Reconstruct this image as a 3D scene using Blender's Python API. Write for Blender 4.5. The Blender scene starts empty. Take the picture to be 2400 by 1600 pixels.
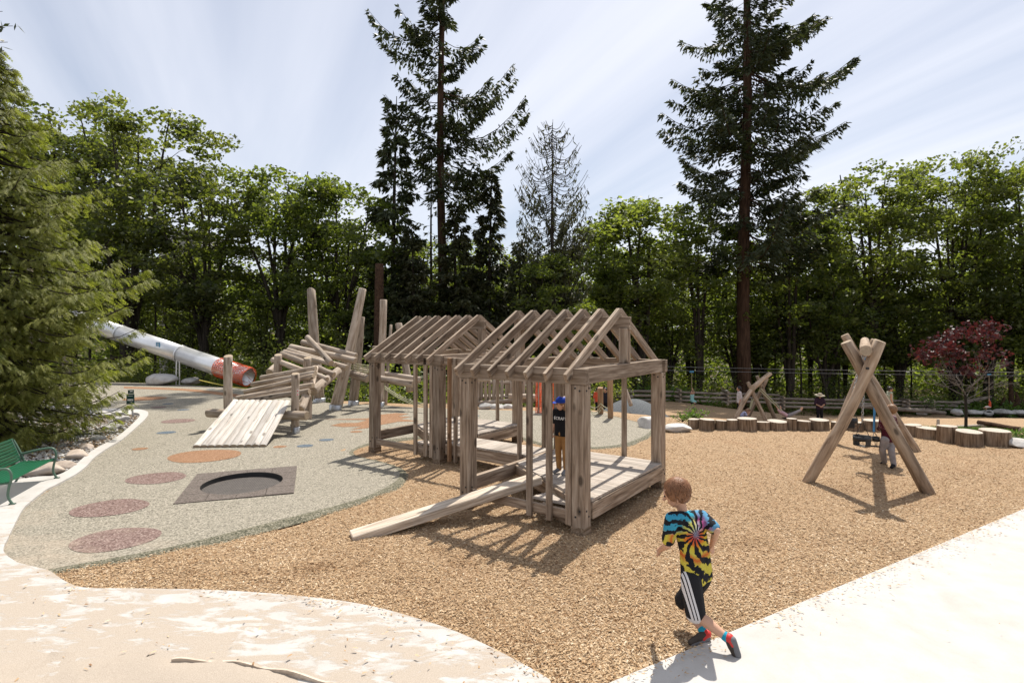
import bpy, bmesh, math, random
import numpy as np
from mathutils import Vector, Matrix, Quaternion
R = math.radians
scene = bpy.context.scene
col = scene.collection
# ------------------------------------------------------------------ camera
FPX, HY, CAMH = 1326.0, 772.0, 2.6          # focal length in photo pixels, horizon row, eye height
cam_d = bpy.data.cameras.new('camera'); cam = bpy.data.objects.new('camera', cam_d); col.objects.link(cam)
cam.location = (0, 0, CAMH); cam.rotation_euler = (R(90), 0, 0)
cam_d.sensor_width = 36; cam_d.lens = 36 * FPX / 2400; cam_d.shift_y = -(800 - HY) / 2400
cam_d.clip_start = .05; cam_d.clip_end = 3000
scene.camera = cam
# ------------------------------------------------------------------ sun and sky
SUN_EL, SUN_AZ = R(61), R(23)               # azimuth clockwise from +Y (straight ahead)
sv = Vector((math.sin(SUN_AZ) * math.cos(SUN_EL), math.cos(SUN_AZ) * math.cos(SUN_EL), math.sin(SUN_EL)))
sl = bpy.data.lights.new('sun', 'SUN'); sl.energy = 5.0; sl.angle = R(.53); sl.color = (1, .945, .86)
sun = bpy.data.objects.new('sun', sl); col.objects.link(sun); sun.rotation_euler = (-sv).to_track_quat('-Z', 'Y').to_euler()
world = bpy.data.worlds.new('World'); scene.world = world; world.use_nodes = True
wt = world.node_tree; wn = wt.nodes; wn.clear()
def wnode(t, **k):
    n = wn.new(t)
    for a, b in k.items(): setattr(n, a, b)
    return n
wo = wnode('ShaderNodeOutputWorld'); bg = wnode('ShaderNodeBackground')
sky = wnode('ShaderNodeTexSky', sky_type='NISHITA', sun_disc=False, sun_elevation=SUN_EL, sun_rotation=SUN_AZ, altitude=60, air_density=1.0, dust_density=1.6, ozone_density=1.2)
tc = wnode('ShaderNodeTexCoord'); sep = wnode('ShaderNodeSeparateXYZ'); wt.links.new(tc.outputs['Generated'], sep.inputs[0])
# thin cirrus: noise on a plane high above (direction / height), stretched along one bearing
def wmath(op, a, b=None):
    n = wnode('ShaderNodeMath', operation=op)
    for i, v in enumerate((a, b)):
        if v is None: continue
        if isinstance(v, (int, float)): n.inputs[i].default_value = v
        else: wt.links.new(v, n.inputs[i])
    return n.outputs[0]
zc = wmath('ADD', wmath('MAXIMUM', sep.outputs[2], 0.0), .12)
comb = wnode('ShaderNodeCombineXYZ'); wt.links.new(wmath('DIVIDE', sep.outputs[0], zc), comb.inputs[0]); wt.links.new(wmath('DIVIDE', sep.outputs[1], zc), comb.inputs[1])
vr = wnode('ShaderNodeVectorRotate', rotation_type='Z_AXIS'); wt.links.new(comb.outputs[0], vr.inputs['Vector']); vr.inputs['Angle'].default_value = R(-24)
mp = wnode('ShaderNodeMapping'); wt.links.new(vr.outputs[0], mp.inputs[0]); mp.inputs['Scale'].default_value = (1.0, .10, 1); mp.inputs['Location'].default_value = (.35, .2, 0)
cn = wnode('ShaderNodeTexNoise'); wt.links.new(mp.outputs[0], cn.inputs['Vector']); cn.inputs['Scale'].default_value = 1.25; cn.inputs['Detail'].default_value = 6; cn.inputs['Roughness'].default_value = .52; cn.inputs['Distortion'].default_value = .35
cr = wnode('ShaderNodeValToRGB'); wt.links.new(cn.outputs[0], cr.inputs[0])
cr.color_ramp.elements[0].position = .34; cr.color_ramp.elements[0].color = (.30, .30, .30, 1)
cr.color_ramp.elements[1].position = .66; cr.color_ramp.elements[1].color = (.95, .95, .95, 1)
mixc = wnode('ShaderNodeMix', data_type='RGBA'); wt.links.new(cr.outputs[0], mixc.inputs[0]); wt.links.new(sky.outputs[0], mixc.inputs[6]); mixc.inputs[7].default_value = (9.3, 9.5, 10.3, 1)
wt.links.new(mixc.outputs[2], bg.inputs[0]); bg.inputs[1].default_value = .084
wt.links.new(bg.outputs[0], wo.inputs[0])
# ------------------------------------------------------------------ exposure, render settings
vs = scene.view_settings; vs.view_transform = 'Standard'; vs.look = 'None'; vs.exposure = .40; vs.gamma = 1; vs.use_curve_mapping = False
cy = scene.cycles; cy.use_denoising = True; cy.max_bounces = 6; cy.diffuse_bounces = 3; cy.glossy_bounces = 2; cy.transmission_bounces = 3; cy.transparent_max_bounces = 4; cy.caustics_reflective = False; cy.caustics_refractive = False
cy.sample_clamp_indirect = 4

# ------------------------------------------------------------------ small helpers
def at(px, py, d): return Vector(((px - 1200) * d / FPX, d, CAMH - (py - HY) * d / FPX))
def gr(px, py, z=0.0):
    d = FPX * (CAMH - z) / (py - HY); return Vector(((px - 1200) * d / FPX, d, z))
def Z1(x, y): return 800 + .3827 * x, 700 + .3827 * y
def Z2(x, y): return 400 + .28063 * x, 640 + .28063 * y
def Z3(x, y): return 1480 + .3316 * x, 1080 + .3316 * y
def Z4(x, y): return 1800 + .2934 * x, 740 + .2934 * y
def Z5(x, y): return 1400 + .2551 * x, 840 + .2551 * y
def Z6(x, y): return .3189 * x, 700 + .3189 * y
def link(o, parent=None):
    col.objects.link(o)
    if parent is not None: o.parent = parent
    return o
def tag(o, label=None, cat=None, group=None, kind=None):
    for k, v in (('label', label), ('category', cat), ('group', group), ('kind', kind)):
        if v: o[k] = v
    return o
def thing(name, label, cat, loc=(0, 0, 0), group=None):
    o = bpy.data.objects.new(name, None); o.empty_display_size = .1; o.location = loc; link(o); return tag(o, label, cat, group)
def pw(o):
    v = Vector((0, 0, 0))
    while o is not None: v = v + o.location; o = o.parent
    return v
def mesh_obj(name, me, mat, parent=None, mats=None):
    o = bpy.data.objects.new(name, me)
    for m in (mats or [mat]): me.materials.append(m)
    return link(o, parent)
def fastmesh(name, V, Fq, smooth=False, idx=None):
    """V (n,3), Fq (m,k) ndarray with constant k"""
    me = bpy.data.meshes.new(name); V = np.asarray(V, np.float32); Fq = np.asarray(Fq, np.int32)
    me.vertices.add(len(V)); me.vertices.foreach_set('co', V.ravel())
    k = Fq.shape[1]; me.loops.add(Fq.size); me.loops.foreach_set('vertex_index', Fq.ravel())
    me.polygons.add(len(Fq)); me.polygons.foreach_set('loop_start', np.arange(0, Fq.size, k, dtype=np.int32))
    if smooth: me.polygons.foreach_set('use_smooth', np.ones(len(Fq), bool))
    if idx is not None: me.polygons.foreach_set('material_index', np.asarray(idx, np.int32))
    me.update(calc_edges=True); return me
def pymesh(name, V, Fc, smooth=False):
    me = bpy.data.meshes.new(name); me.from_pydata([tuple(v) for v in V], [], Fc); me.update()
    if smooth: me.polygons.foreach_set('use_smooth', np.ones(len(me.polygons), bool))
    return me
def frame_x(p0, p1, up=None):
    x = (Vector(p1) - Vector(p0)).normalized()
    up = Vector(up) if up is not None else (Vector((0, 0, 1)) if abs(x.z) < .97 else Vector((0, 1, 0)))
    y = up.cross(x).normalized(); z = x.cross(y)
    m = Matrix((x, y, z)).transposed().to_4x4(); m.translation = (Vector(p0) + Vector(p1)) / 2
    return m
def set_world(o, m, parent):
    mm = m.copy()
    if parent is not None: mm.translation = mm.translation - pw(parent)
    o.matrix_basis = mm
_boxcache = {}
def chamfer_box(l, w, h, c):
    key = (round(l, 4), round(w, 4), round(h, 4), round(c, 4))
    if key in _boxcache: return _boxcache[key]
    bm = bmesh.new(); bmesh.ops.create_cube(bm, size=1); bmesh.ops.scale(bm, vec=(l, w, h), verts=bm.verts)
    if c > 0: bmesh.ops.bevel(bm, geom=bm.edges[:], offset=c, segments=1, affect='EDGES', profile=.5)
    me = bpy.data.meshes.new('beam'); bm.to_mesh(me); bm.free(); _boxcache[key] = me; return me
def beam(name, p0, p1, w, h, mat, parent=None, up=None, c=.006):
    """squared timber from p0 to p1, local x runs along the grain; w across, h along 'up'"""
    p0, p1 = Vector(p0), Vector(p1); me = chamfer_box((p1 - p0).length, w, h, c)
    if not me.materials: me.materials.append(mat)
    o = bpy.data.objects.new(name, me); link(o, parent); set_world(o, frame_x(p0, p1, up), parent)
    if me.materials[0] != mat: o.material_slots[0].link = 'OBJECT'; o.material_slots[0].material = mat
    return o
def log_mesh(L, r0, r1, seed=0, n=16, rings=10, wob=.05, bend=(0, 0), ch=.12, dome=False, slant=(0., 0.)):
    rg = np.random.default_rng(seed); V = []; ang = np.linspace(0, 2 * np.pi, n, endpoint=False)
    prof = 1 + wob * .6 * np.sin(ang * 2 + rg.uniform(0, 6)) + wob * .5 * np.sin(ang * 3 + rg.uniform(0, 6))
    ts = [0.0] + list(np.linspace(min(.04, r0 * ch / L), 1 - min(.04, r1 * ch / L), rings)) + [1.0]
    k1, k2, k3 = rg.uniform(0, 6, 3); f1 = rg.uniform(2, 4)
    for i, t in enumerate(ts):
        r = r0 + (r1 - r0) * t; e = (1 - ch) if i in (0, len(ts) - 1) else 1.0
        r = r * (1 + wob * .6 * math.sin(t * f1 * 3 + k1)) * e
        cy_, cz_ = bend[0] * math.sin(math.pi * t) + wob * r0 * math.sin(t * f1 * 2 + k2), bend[1] * math.sin(math.pi * t) + wob * r0 * math.sin(t * f1 * 2.3 + k3)
        for a, p in zip(ang, prof):
            rr = r * p * (1 + wob * .25 * math.sin(5 * a + 9 * t + k1))
            y, z = rr * math.cos(a), rr * math.sin(a)
            sl = slant[0] * z if i < 2 else (slant[1] * z if i >= len(ts) - 2 else 0)
            V.append(((t - .5) * L + sl, y + cy_, z + cz_))
    F = []; idx = []; m = len(ts)
    for i in range(m - 1):
        for j in range(n): F.append((i * n + j, i * n + (j + 1) % n, (i + 1) * n + (j + 1) % n, (i + 1) * n + j)); idx.append(0)
    F.append(tuple(range(n - 1, -1, -1))); idx.append(1); F.append(tuple((m - 1) * n + j for j in range(n))); idx.append(1)
    me = bpy.data.meshes.new('log'); me.from_pydata(V, [], F); me.update()
    me.polygons.foreach_set('use_smooth', np.array([i == 0 for i in idx])); me.polygons.foreach_set('material_index', np.array(idx, np.int32))
    return me
def log(name, p0, p1, r0, r1=None, mats=None, parent=None, seed=0, **k):
    p0, p1 = Vector(p0), Vector(p1); r1 = r0 if r1 is None else r1
    me = log_mesh((p1 - p0).length, r0, r1, seed, **k); o = mesh_obj(name, me, None, parent, mats); set_world(o, frame_x(p0, p1), parent); return o
def tube_arrays(pts, radii, n=6, cap=True):
    P = np.asarray(pts, float); m = len(P); T = np.gradient(P, axis=0); T /= np.linalg.norm(T, axis=1)[:, None] + 1e-9
    ref = np.array([0, 0, 1.0]) if abs(T[0, 2]) < .9 else np.array([1.0, 0, 0]); V = np.zeros((m, n, 3)); a = np.linspace(0, 2 * np.pi, n, endpoint=False)
    for i in range(m):
        u = np.cross(ref, T[i]); u /= np.linalg.norm(u) + 1e-9; w = np.cross(T[i], u); ref = w if abs(np.dot(w, T[i])) < .9 else ref
        V[i] = P[i] + radii[i] * (np.cos(a)[:, None] * u + np.sin(a)[:, None] * w)
        ref = np.cross(T[i], u)
    F = [(i * n + j, i * n + (j + 1) % n, (i + 1) * n + (j + 1) % n, (i + 1) * n + j) for i in range(m - 1) for j in range(n)]
    return V.reshape(-1, 3), F
class Tubes:
    def __init__(s): s.V = []; s.F = []; s.n = 0
    def add(s, pts, radii, n=6):
        if np.isscalar(radii): radii = [radii] * len(pts)
        V, F = tube_arrays(pts, radii, n); s.V.append(V); s.F.append(np.array(F) + s.n); s.n += len(V)
    def build(s, name, mat, parent=None, smooth=True):
        V = np.vstack(s.V)
        if parent is not None: V = V - np.array(pw(parent))
        return mesh_obj(name, fastmesh(name, V, np.vstack(s.F), smooth), mat, parent)
def tube(name, pts, r, mat, parent=None, n=8):
    t = Tubes(); t.add([tuple(p) for p in pts], r, n); return t.build(name, mat, parent)
def spline(P, sub=6, closed=False):
    P = [Vector(p) for p in P]; n = len(P); out = []
    for i in range(n if closed else n - 1):
        p0 = P[(i - 1) % n] if closed or i > 0 else P[0]; p1 = P[i]; p2 = P[(i + 1) % n]; p3 = P[(i + 2) % n] if closed or i + 2 < n else P[-1]
        for k in range(sub):
            t = k / sub; out.append(.5 * ((2 * p1) + (p2 - p0) * t + (2 * p0 - 5 * p1 + 4 * p2 - p3) * t * t + (3 * p1 - p0 - 3 * p2 + p3) * t ** 3))
    if not closed: out.append(P[-1])
    return out
def poly_sheet(name, outline, mat, parent=None, z=None, holes=(), skirt=0.0):
    """flat sheet from an outline (world xyz), optional holes, a vertical skirt down"""
    bm = bmesh.new(); E = []
    off = pw(parent) if parent is not None else Vector((0, 0, 0))
    for loop in [outline] + list(holes):
        vs_ = [bm.verts.new((p[0] - off.x, p[1] - off.y, (z if z is not None else p[2]) - off.z)) for p in loop]
        for i in range(len(vs_)): E.append(bm.edges.new((vs_[i], vs_[(i + 1) % len(vs_)])))
    bmesh.ops.triangle_fill(bm, edges=E, use_beauty=True, use_dissolve=False)
    bmesh.ops.recalc_face_normals(bm, faces=bm.faces[:])
    for f in bm.faces:
        if f.normal.z < 0: f.normal_flip()
    if skirt:
        r = bmesh.ops.extrude_edge_only(bm, edges=[e for e in E if e.is_valid]); 
        for g in r['geom']:
            if isinstance(g, bmesh.types.BMVert): g.co.z -= skirt
        bmesh.ops.recalc_face_normals(bm, faces=bm.faces[:])
    me = bpy.data.meshes.new(name); bm.to_mesh(me); bm.free(); return mesh_obj(name, me, mat, parent)
# ------------------------------------------------------------------ materials
class NT:
    def __init__(s, name):
        s.m = bpy.data.materials.new(name); s.m.use_nodes = True; s.t = s.m.node_tree; s.n = s.t.nodes; s.b = s.n['Principled BSDF']; s.out = s.n['Material Output']
    def new(s, t, **k):
        n = s.n.new(t)
        for a, b in k.items(): setattr(n, a, b)
        return n
    def ln(s, a, b): s.t.links.new(a, b)
    def setv(s, sock, v):
        if isinstance(v, (int, float, tuple, list)): sock.default_value = v
        else: s.ln(v, sock)
    def coord(s, kind='Object', scale=(1, 1, 1), rot=(0, 0, 0), loc=(0, 0, 0)):
        if kind == 'World': c = s.new('ShaderNodeNewGeometry').outputs['Position']
        else: c = s.new('ShaderNodeTexCoord').outputs[kind]
        mp = s.new('ShaderNodeMapping'); s.ln(c, mp.inputs[0]); mp.inputs['Scale'].default_value = scale; mp.inputs['Rotation'].default_value = rot; s.setv(mp.inputs['Location'], loc); return mp.outputs[0]
    def noise(s, vec, scale, detail=3, rough=.5, dist=0, out=0):
        n = s.new('ShaderNodeTexNoise'); s.ln(vec, n.inputs['Vector']); n.inputs['Scale'].default_value = scale; n.inputs['Detail'].default_value = detail; n.inputs['Roughness'].default_value = rough; n.inputs['Distortion'].default_value = dist; return n.outputs[out]
    def voro(s, vec, scale, feature='F1', out='Distance'):
        n = s.new('ShaderNodeTexVoronoi', feature=feature); s.ln(vec, n.inputs['Vector']); n.inputs['Scale'].default_value = scale; return n.outputs[out]
    def ramp(s, fac, stops, interp='LINEAR'):
        n = s.new('ShaderNodeValToRGB'); s.setv(n.inputs[0], fac); e = n.color_ramp.elements; n.color_ramp.interpolation = interp
        while len(e) < len(stops): e.new(.5)
        for i, (p, c) in enumerate(stops): e[i].position = p; e[i].color = (c, c, c, 1) if isinstance(c, (int, float)) else (*c, 1)
        return n.outputs[0]
    def mix(s, fac, a, b, blend='MIX'):
        n = s.new('ShaderNodeMix', data_type='RGBA', blend_type=blend); s.setv(n.inputs[0], fac)
        for i, v in ((6, a), (7, b)): s.setv(n.inputs[i], (*v, 1) if isinstance(v, tuple) and len(v) == 3 else v)
        return n.outputs[2]
    def math(s, op, a, b=0.0, clamp=False):
        n = s.new('ShaderNodeMath', operation=op, use_clamp=clamp); s.setv(n.inputs[0], a); s.setv(n.inputs[1], b); return n.outputs[0]
    def rnd(s): return s.new('ShaderNodeObjectInfo').outputs['Random']
    def bump(s, h, strength=.3, dist=.01):
        n = s.new('ShaderNodeBump'); n.inputs['Strength'].default_value = strength; n.inputs['Distance'].default_value = dist; s.ln(h, n.inputs['Height']); s.ln(n.outputs[0], s.b.inputs['Normal'])
    def done(s, colr=None, rough=.7, spec=None, metal=None):
        if colr is not None: s.setv(s.b.inputs['Base Color'], (*colr, 1) if isinstance(colr, tuple) and len(colr) == 3 else colr)
        s.setv(s.b.inputs['Roughness'], rough)
        if spec is not None: s.b.inputs['Specular IOR Level'].default_value = spec
        if metal is not None: s.b.inputs['Metallic'].default_value = metal
        return s.m
def plain(name, c, rough=.7, spec=.3, metal=None, var=.12, sc=9.0):
    t = NT(name); n = t.noise(t.coord('Object'), sc, 4, .6); f = t.ramp(n, [(.3, 1 - var), (.7, 1 + var * .6)]); return t.done(t.mix(1.0, (*c, 1), f, 'MULTIPLY'), rough, spec, metal)
def wood(name, dark, mid, light, knots=True, grain=22.0, bumpk=.35, streak=1.0, rough=.78):
    t = NT(name); rn = t.rnd(); off = t.new('ShaderNodeCombineXYZ'); t.ln(t.math('MULTIPLY', rn, 37.0), off.inputs[0]); t.ln(t.math('MULTIPLY', rn, 11.0), off.inputs[1])
    v = t.coord('Object', (1.6, grain, grain), loc=off.outputs[0]); v2 = t.coord('Object', (2.0, 7, 7), loc=off.outputs[0]); v3 = t.coord('Object', (3.2, 6.5, 6.5), loc=off.outputs[0])
    g1 = t.noise(v, 1.0, 5, .62, .4); g2 = t.noise(v2, 1.0, 3, .55)
    c = t.ramp(g1, [(.34, dark), (.48, mid), (.64, light)]); c = t.mix(t.ramp(g2, [(.35, 0.0), (.75, .55 * streak)]), c, tuple(a * .72 for a in mid))
    ck = t.noise(t.coord('Object', (.9, grain * 2.6, grain * 2.6), loc=off.outputs[0]), 1.0, 3, .6); c = t.mix(t.ramp(ck, [(.30, .75), (.38, 0.0)]), c, tuple(a * .4 for a in dark))
    if knots:
        kd = t.voro(v3, .62); kn = t.noise(v3, 3, 2); k = t.ramp(t.math('ADD', kd, t.math('MULTIPLY', kn, .05)), [(.12, 1.0), (.20, 0.0)]); c = t.mix(t.math('MULTIPLY', k, .8), c, tuple(a * .32 for a in dark))
    c = t.mix(1.0, c, t.ramp(rn, [(0, .74), (1, 1.16)]), 'MULTIPLY')
    t.bump(g1, bumpk, .006); return t.done(c, rough, .25)
M = {}
M['timber'] = wood('weathered_timber', (.125, .086, .057), (.28, .208, .148), (.445, .36, .278))
M['timber_warm'] = wood('warm_timber', (.20, .11, .055), (.34, .20, .11), (.42, .28, .17))
M['deck'] = wood('deck_board', (.26, .212, .17), (.41, .355, .30), (.52, .465, .405), knots=False)
M['plank'] = wood('ramp_plank', (.28, .22, .165), (.45, .375, .295), (.58, .51, .42))
M['log'] = wood('peeled_log', (.21, .155, .108), (.375, .30, .23), (.53, .45, .37), grain=13)
M['log_end'] = plain('log_end', (.37, .29, .205), .8, .2, var=.25, sc=22)
M['log_pale'] = wood('bleached_log', (.40, .345, .285), (.53, .485, .43), (.60, .565, .515), grain=14)
M['slog'] = wood('swing_log', (.15, .10, .063), (.33, .24, .165), (.48, .38, .285), grain=12)
M['grey_log'] = wood('fence_log', (.13, .10, .075), (.24, .195, .155), (.36, .31, .255), grain=12)
def stumpmat():
    t = NT('stump_side'); v = t.coord('Object', (24, 24, 1.2)); g = t.noise(v, 1.0, 6, .65, .4); c = t.ramp(g, [(.36, (.075, .046, .027)), (.5, (.20, .138, .088)), (.66, (.34, .26, .185))])
    n2 = t.noise(t.coord('Object'), 3.2, 3); c = t.mix(t.ramp(n2, [(.45, 0.0), (.75, .6)]), c, (.20, .15, .11)); t.bump(g, .5, .012); return t.done(t.mix(1.0, c, t.ramp(t.rnd(), [(0, .8), (1, 1.12)]), 'MULTIPLY'), .85, .2)
M['stump'] = stumpmat()
def stumptop():
    t = NT('stump_top'); v = t.coord('Object'); w = t.new('ShaderNodeTexWave', wave_type='RINGS', rings_direction='Z'); t.ln(v, w.inputs[0]); w.inputs['Scale'].default_value = 9; w.inputs['Distortion'].default_value = 2.5; w.inputs['Detail'].default_value = 3
    c = t.ramp(w.outputs[0], [(0, (.36, .31, .25)), (1, (.52, .47, .40))]); n = t.noise(v, 6, 4); c = t.mix(t.ramp(n, [(.5, 0.0), (.8, .7)]), c, (.24, .21, .18)); return t.done(c, .85, .2)
M['stump_top'] = stumptop()
def mulchmat(name='wood_chip_bed', k=1.0):
    t = NT(name); v = t.coord('World'); n1 = t.noise(v, 55, 4, .7); n2 = t.noise(v, 1.1, 4, .6); n3 = t.voro(t.coord('World', (1, 1, 1)), 38, out='Color')
    c = t.ramp(n1, [(.30, (.10 * k, .06 * k, .034 * k)), (.5, (.33 * k, .22 * k, .125 * k)), (.70, (.50 * k, .37 * k, .24 * k))]); c = t.mix(.4, c, t.mix(1.0, (.44 * k, .31 * k, .195 * k), t.ramp(n3, [(0, .4), (1, 1.5)]), 'MULTIPLY'))
    c = t.mix(t.ramp(n2, [(.52, 0.0), (.72, .5)]), c, (.30 * k, .18 * k, .10 * k)); t.bump(n1, .9, .03); return t.done(c, .9, .15)
M['mulch'] = mulchmat()
def chipmat():
    t = NT('wood_chip'); a = t.new('ShaderNodeAttribute', attribute_name='tone').outputs['Fac']
    c = t.ramp(a, [(0, (.095, .045, .018)), (.15, (.25, .138, .065)), (.5, (.435, .295, .165)), (.82, (.555, .415, .262)), (1, (.68, .56, .405))])
    t.done(c, .85, .15); return t.m
M['chip'] = chipmat()
def rubber(name, cols, speck=.5, sand=False):
    t = NT(name); v = t.coord('World'); cell = t.voro(v, 62, out='Color'); n = t.noise(v, 130, 3, .7); s_ = t.new('ShaderNodeSeparateColor'); t.ln(cell, s_.inputs[0])
    c = t.ramp(s_.outputs[0], [(i / (len(cols) - 1), cc) for i, cc in enumerate(cols)]); big = t.noise(v, .7, 4, .6); c = t.mix(t.ramp(big, [(.4, 0.0), (.75, .35)]), c, tuple(min(1, a * 1.12 + .03) for a in cols[1]))
    if sand:
        dn = t.noise(t.coord('World', (1, 1.6, 1)), 1.6, 5, .65); p = t.new('ShaderNodeSeparateXYZ'); t.ln(t.coord('World'), p.inputs[0])
        near = t.math('ADD', t.math('MULTIPLY', t.math('SUBTRACT', 6.9, p.outputs[1]), .42), t.math('MULTIPLY', t.math('SUBTRACT', -4.7, p.outputs[0]), .22))
        f = t.math('MULTIPLY', t.math('ADD', near, t.math('MULTIPLY', t.math('SUBTRACT', dn, .5), 2.0)), 1.0, True); fine = t.ramp(t.noise(v, 60, 3, .7), [(.35, .35), (.65, 1.0)]); c = t.mix(t.math('MULTIPLY', f, fine), c, (.40, .325, .245))
    t.bump(n, .7, .008); return t.done(c, .85, .2)
M['rubber'] = rubber('green_rubber', [(.088, .079, .061), (.215, .195, .151), (.275, .249, .196), (.40, .36, .293)], sand=True)
M['rubber_edge'] = rubber('green_rubber_edge', [(.045, .046, .03), (.11, .105, .07), (.165, .152, .105), (.29, .262, .20)])
M['rub_orange'] = rubber('orange_rubber', [(.14, .068, .036), (.225, .118, .06), (.265, .145, .078), (.35, .225, .14)])
M['rub_maroon'] = rubber('maroon_rubber', [(.07, .042, .036), (.155, .10, .085), (.195, .13, .112), (.33, .255, .22)], sand=True)
M['rub_blue'] = rubber('blue_rubber', [(.04, .055, .075), (.075, .10, .125), (.10, .13, .155), (.20, .22, .24)])
M['mound'] = rubber('blue_mound_rubber', [(.05, .055, .06), (.085, .093, .10), (.105, .112, .118), (.15, .155, .155)])
def concrete(name, sand):
    t = NT(name); v = t.coord('World'); n = t.noise(v, 3.0, 6, .65); f = t.noise(v, 90, 3, .7); c = t.ramp(n, [(.3, (.40, .377, .345)), (.7, (.485, .465, .437))]); c = t.mix(.12, c, t.ramp(f, [(.3, (.25, .24, .22)), (.7, (.6, .59, .57))]))
    if sand:
        v2 = t.coord('World', (.8, 1.9, 1), (0, 0, R(12))); s1 = t.noise(v2, 3.6, 8, .70, .5); p = t.new('ShaderNodeSeparateXYZ'); t.ln(t.coord('World'), p.inputs[0])
        bias = t.math('ADD', t.math('MULTIPLY', t.math('SUBTRACT', 5.0, p.outputs[1]), .085), t.math('MULTIPLY', t.math('ADD', p.outputs[0], 2.4), -.03))
        m = t.ramp(t.math('ADD', s1, bias), [(.455, 0.0), (.535, 1.0)]); sf = t.noise(v, 150, 2, .7); sc_ = t.ramp(sf, [(.3, (.30, .25, .198)), (.7, (.44, .38, .315))]); c = t.mix(m, c, sc_); t.bump(t.math('ADD', f, t.math('MULTIPLY', m, 1.5)), .35, .01)
    else:
        st = t.noise(t.coord('World', (1.2, .8, 1), (0, 0, R(30))), 1.3, 7, .7, .8); c = t.mix(t.ramp(st, [(.5, 0.0), (.72, .30)]), c, (.33, .285, .235)); t.bump(f, .2, .006)
    return t.done(c, .85, .25)
M['concrete'] = concrete('pale_concrete', False); M['concrete_sand'] = concrete('sandy_concrete', True)
def sandmat():
    t = NT('loose_sand'); v = t.coord('World'); n = t.noise(v, 150, 3, .7); b = t.noise(v, 5, 6, .65); c = t.ramp(n, [(.3, (.30, .25, .198)), (.7, (.44, .38, .315))]); t.bump(t.math('ADD', t.math('MULTIPLY', b, 3.0), n), .35, .012); return t.done(c, .92, .15)
M['sand'] = sandmat()
def soil():
    t = NT('forest_floor'); v = t.coord('World'); n = t.noise(v, 4, 6, .7); b = t.noise(v, .35, 4); c = t.ramp(n, [(.3, (.045, .032, .022)), (.55, (.11, .08, .052)), (.75, (.17, .14, .08))]); c = t.mix(t.ramp(b, [(.45, 0.0), (.7, .6)]), c, (.06, .085, .03)); t.bump(n, .8, .08); return t.done(c, .95, .1)
M['soil'] = soil()
def rockmat(name, a, b, c_):
    t = NT(name); v = t.coord('Object'); n = t.noise(v, 2.4, 8, .68, .3); st = t.noise(t.coord('Object', (1, 1, 5)), 2.0, 4, .6, .8); c = t.ramp(n, [(.3, a), (.5, b), (.72, c_)]); c = t.mix(t.ramp(st, [(.5, 0.0), (.75, .4)]), c, tuple(x * .6 for x in b)); c = t.mix(1.0, c, t.ramp(t.rnd(), [(0, .82), (1, 1.1)]), 'MULTIPLY'); t.bump(n, .6, .04); return t.done(c, .85, .25)
M['rock'] = rockmat('granite', (.30, .28, .26), (.47, .45, .42), (.60, .58, .55)); M['rock_tan'] = rockmat('tan_granite', (.30, .24, .19), (.46, .38, .31), (.58, .51, .44))
def leafmat(name, base, tip, trans, var=.5, sc=.9, rough=.5, spec=.4, tf=.42):
    t = NT(name); n = t.noise(t.coord('Object'), sc, 3, .6); n2 = t.noise(t.coord('Object'), sc * 9, 2, .6); c = t.ramp(t.math('ADD', t.math('MULTIPLY', n, .6), t.math('MULTIPLY', n2, .4)), [(.36, base), (.66, tip)])
    c = t.mix(1.0, c, t.ramp(t.rnd(), [(0, 1 - var * .35), (1, 1 + var * .3)]), 'MULTIPLY'); t.done(c, rough, spec)
    tr = t.new('ShaderNodeBsdfTranslucent'); t.ln(t.mix(1.0, c, (*trans, 1), 'MULTIPLY'), tr.inputs[0]); ms = t.new('ShaderNodeMixShader'); ms.inputs[0].default_value = tf; t.ln(t.b.outputs[0], ms.inputs[1]); t.ln(tr.outputs[0], ms.inputs[2]); t.ln(ms.outputs[0], t.out.inputs[0]); return t.m
M['maple_leaf'] = leafmat('maple_leaf', (.034, .054, .015), (.135, .155, .042), (2.7, 2.8, 1.05), rough=.45, spec=.35, tf=.5)
M['maple_brown'] = leafmat('maple_leaf_seeded', (.034, .050, .016), (.115, .122, .040), (2.7, 2.8, 1.1), rough=.45, spec=.35, tf=.5)
M['alder_leaf'] = leafmat('understory_leaf', (.042, .060, .018), (.15, .168, .050), (2.7, 2.8, 1.05), rough=.45, spec=.35, tf=.5)
M['needle'] = leafmat('fir_needle', (.022, .034, .014), (.075, .088, .034), (1.6, 1.6, 1.0), tf=.25, sc=1.2)
M['needle_brown'] = leafmat('cedar_scale_leaf', (.026, .038, .014), (.085, .082, .032), (1.7, 1.7, 1.0), tf=.3, sc=1.0)
M['cedar_leaf'] = leafmat('bright_cedar_leaf', (.070, .088, .020), (.32, .315, .095), (1.6, 1.8, .7), tf=.38, sc=2.6, rough=.6, spec=.2)
M['red_leaf'] = leafmat('red_maple_leaf', (.026, .008, .009), (.085, .021, .020), (1.7, 1.0, 1.0), tf=.4, sc=3.0)
M['fern'] = leafmat('fern_leaf', (.05, .10, .02), (.14, .21, .045), (2.0, 2.2, 1.0))
M['grass'] = leafmat('grass_blade', (.06, .12, .02), (.14, .23, .05), (1.8, 2.0, 1.0), tf=.3)
def bark(name, a, b):
    t = NT(name); g = t.noise(t.coord('Object', (9, 9, 1.2)), 1.0, 6, .65, .4); c = t.ramp(g, [(.35, a), (.7, b)]); t.bump(g, .8, .03); return t.done(c, .92, .1)
M['bark'] = bark('grey_bark', (.022, .018, .014), (.075, .062, .048)); M['bark_red'] = bark('red_fir_bark', (.030, .017, .011), (.10, .058, .036)); M['bark_pale'] = bark('pale_twig_bark', (.10, .085, .075), (.24, .21, .185))
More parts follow.
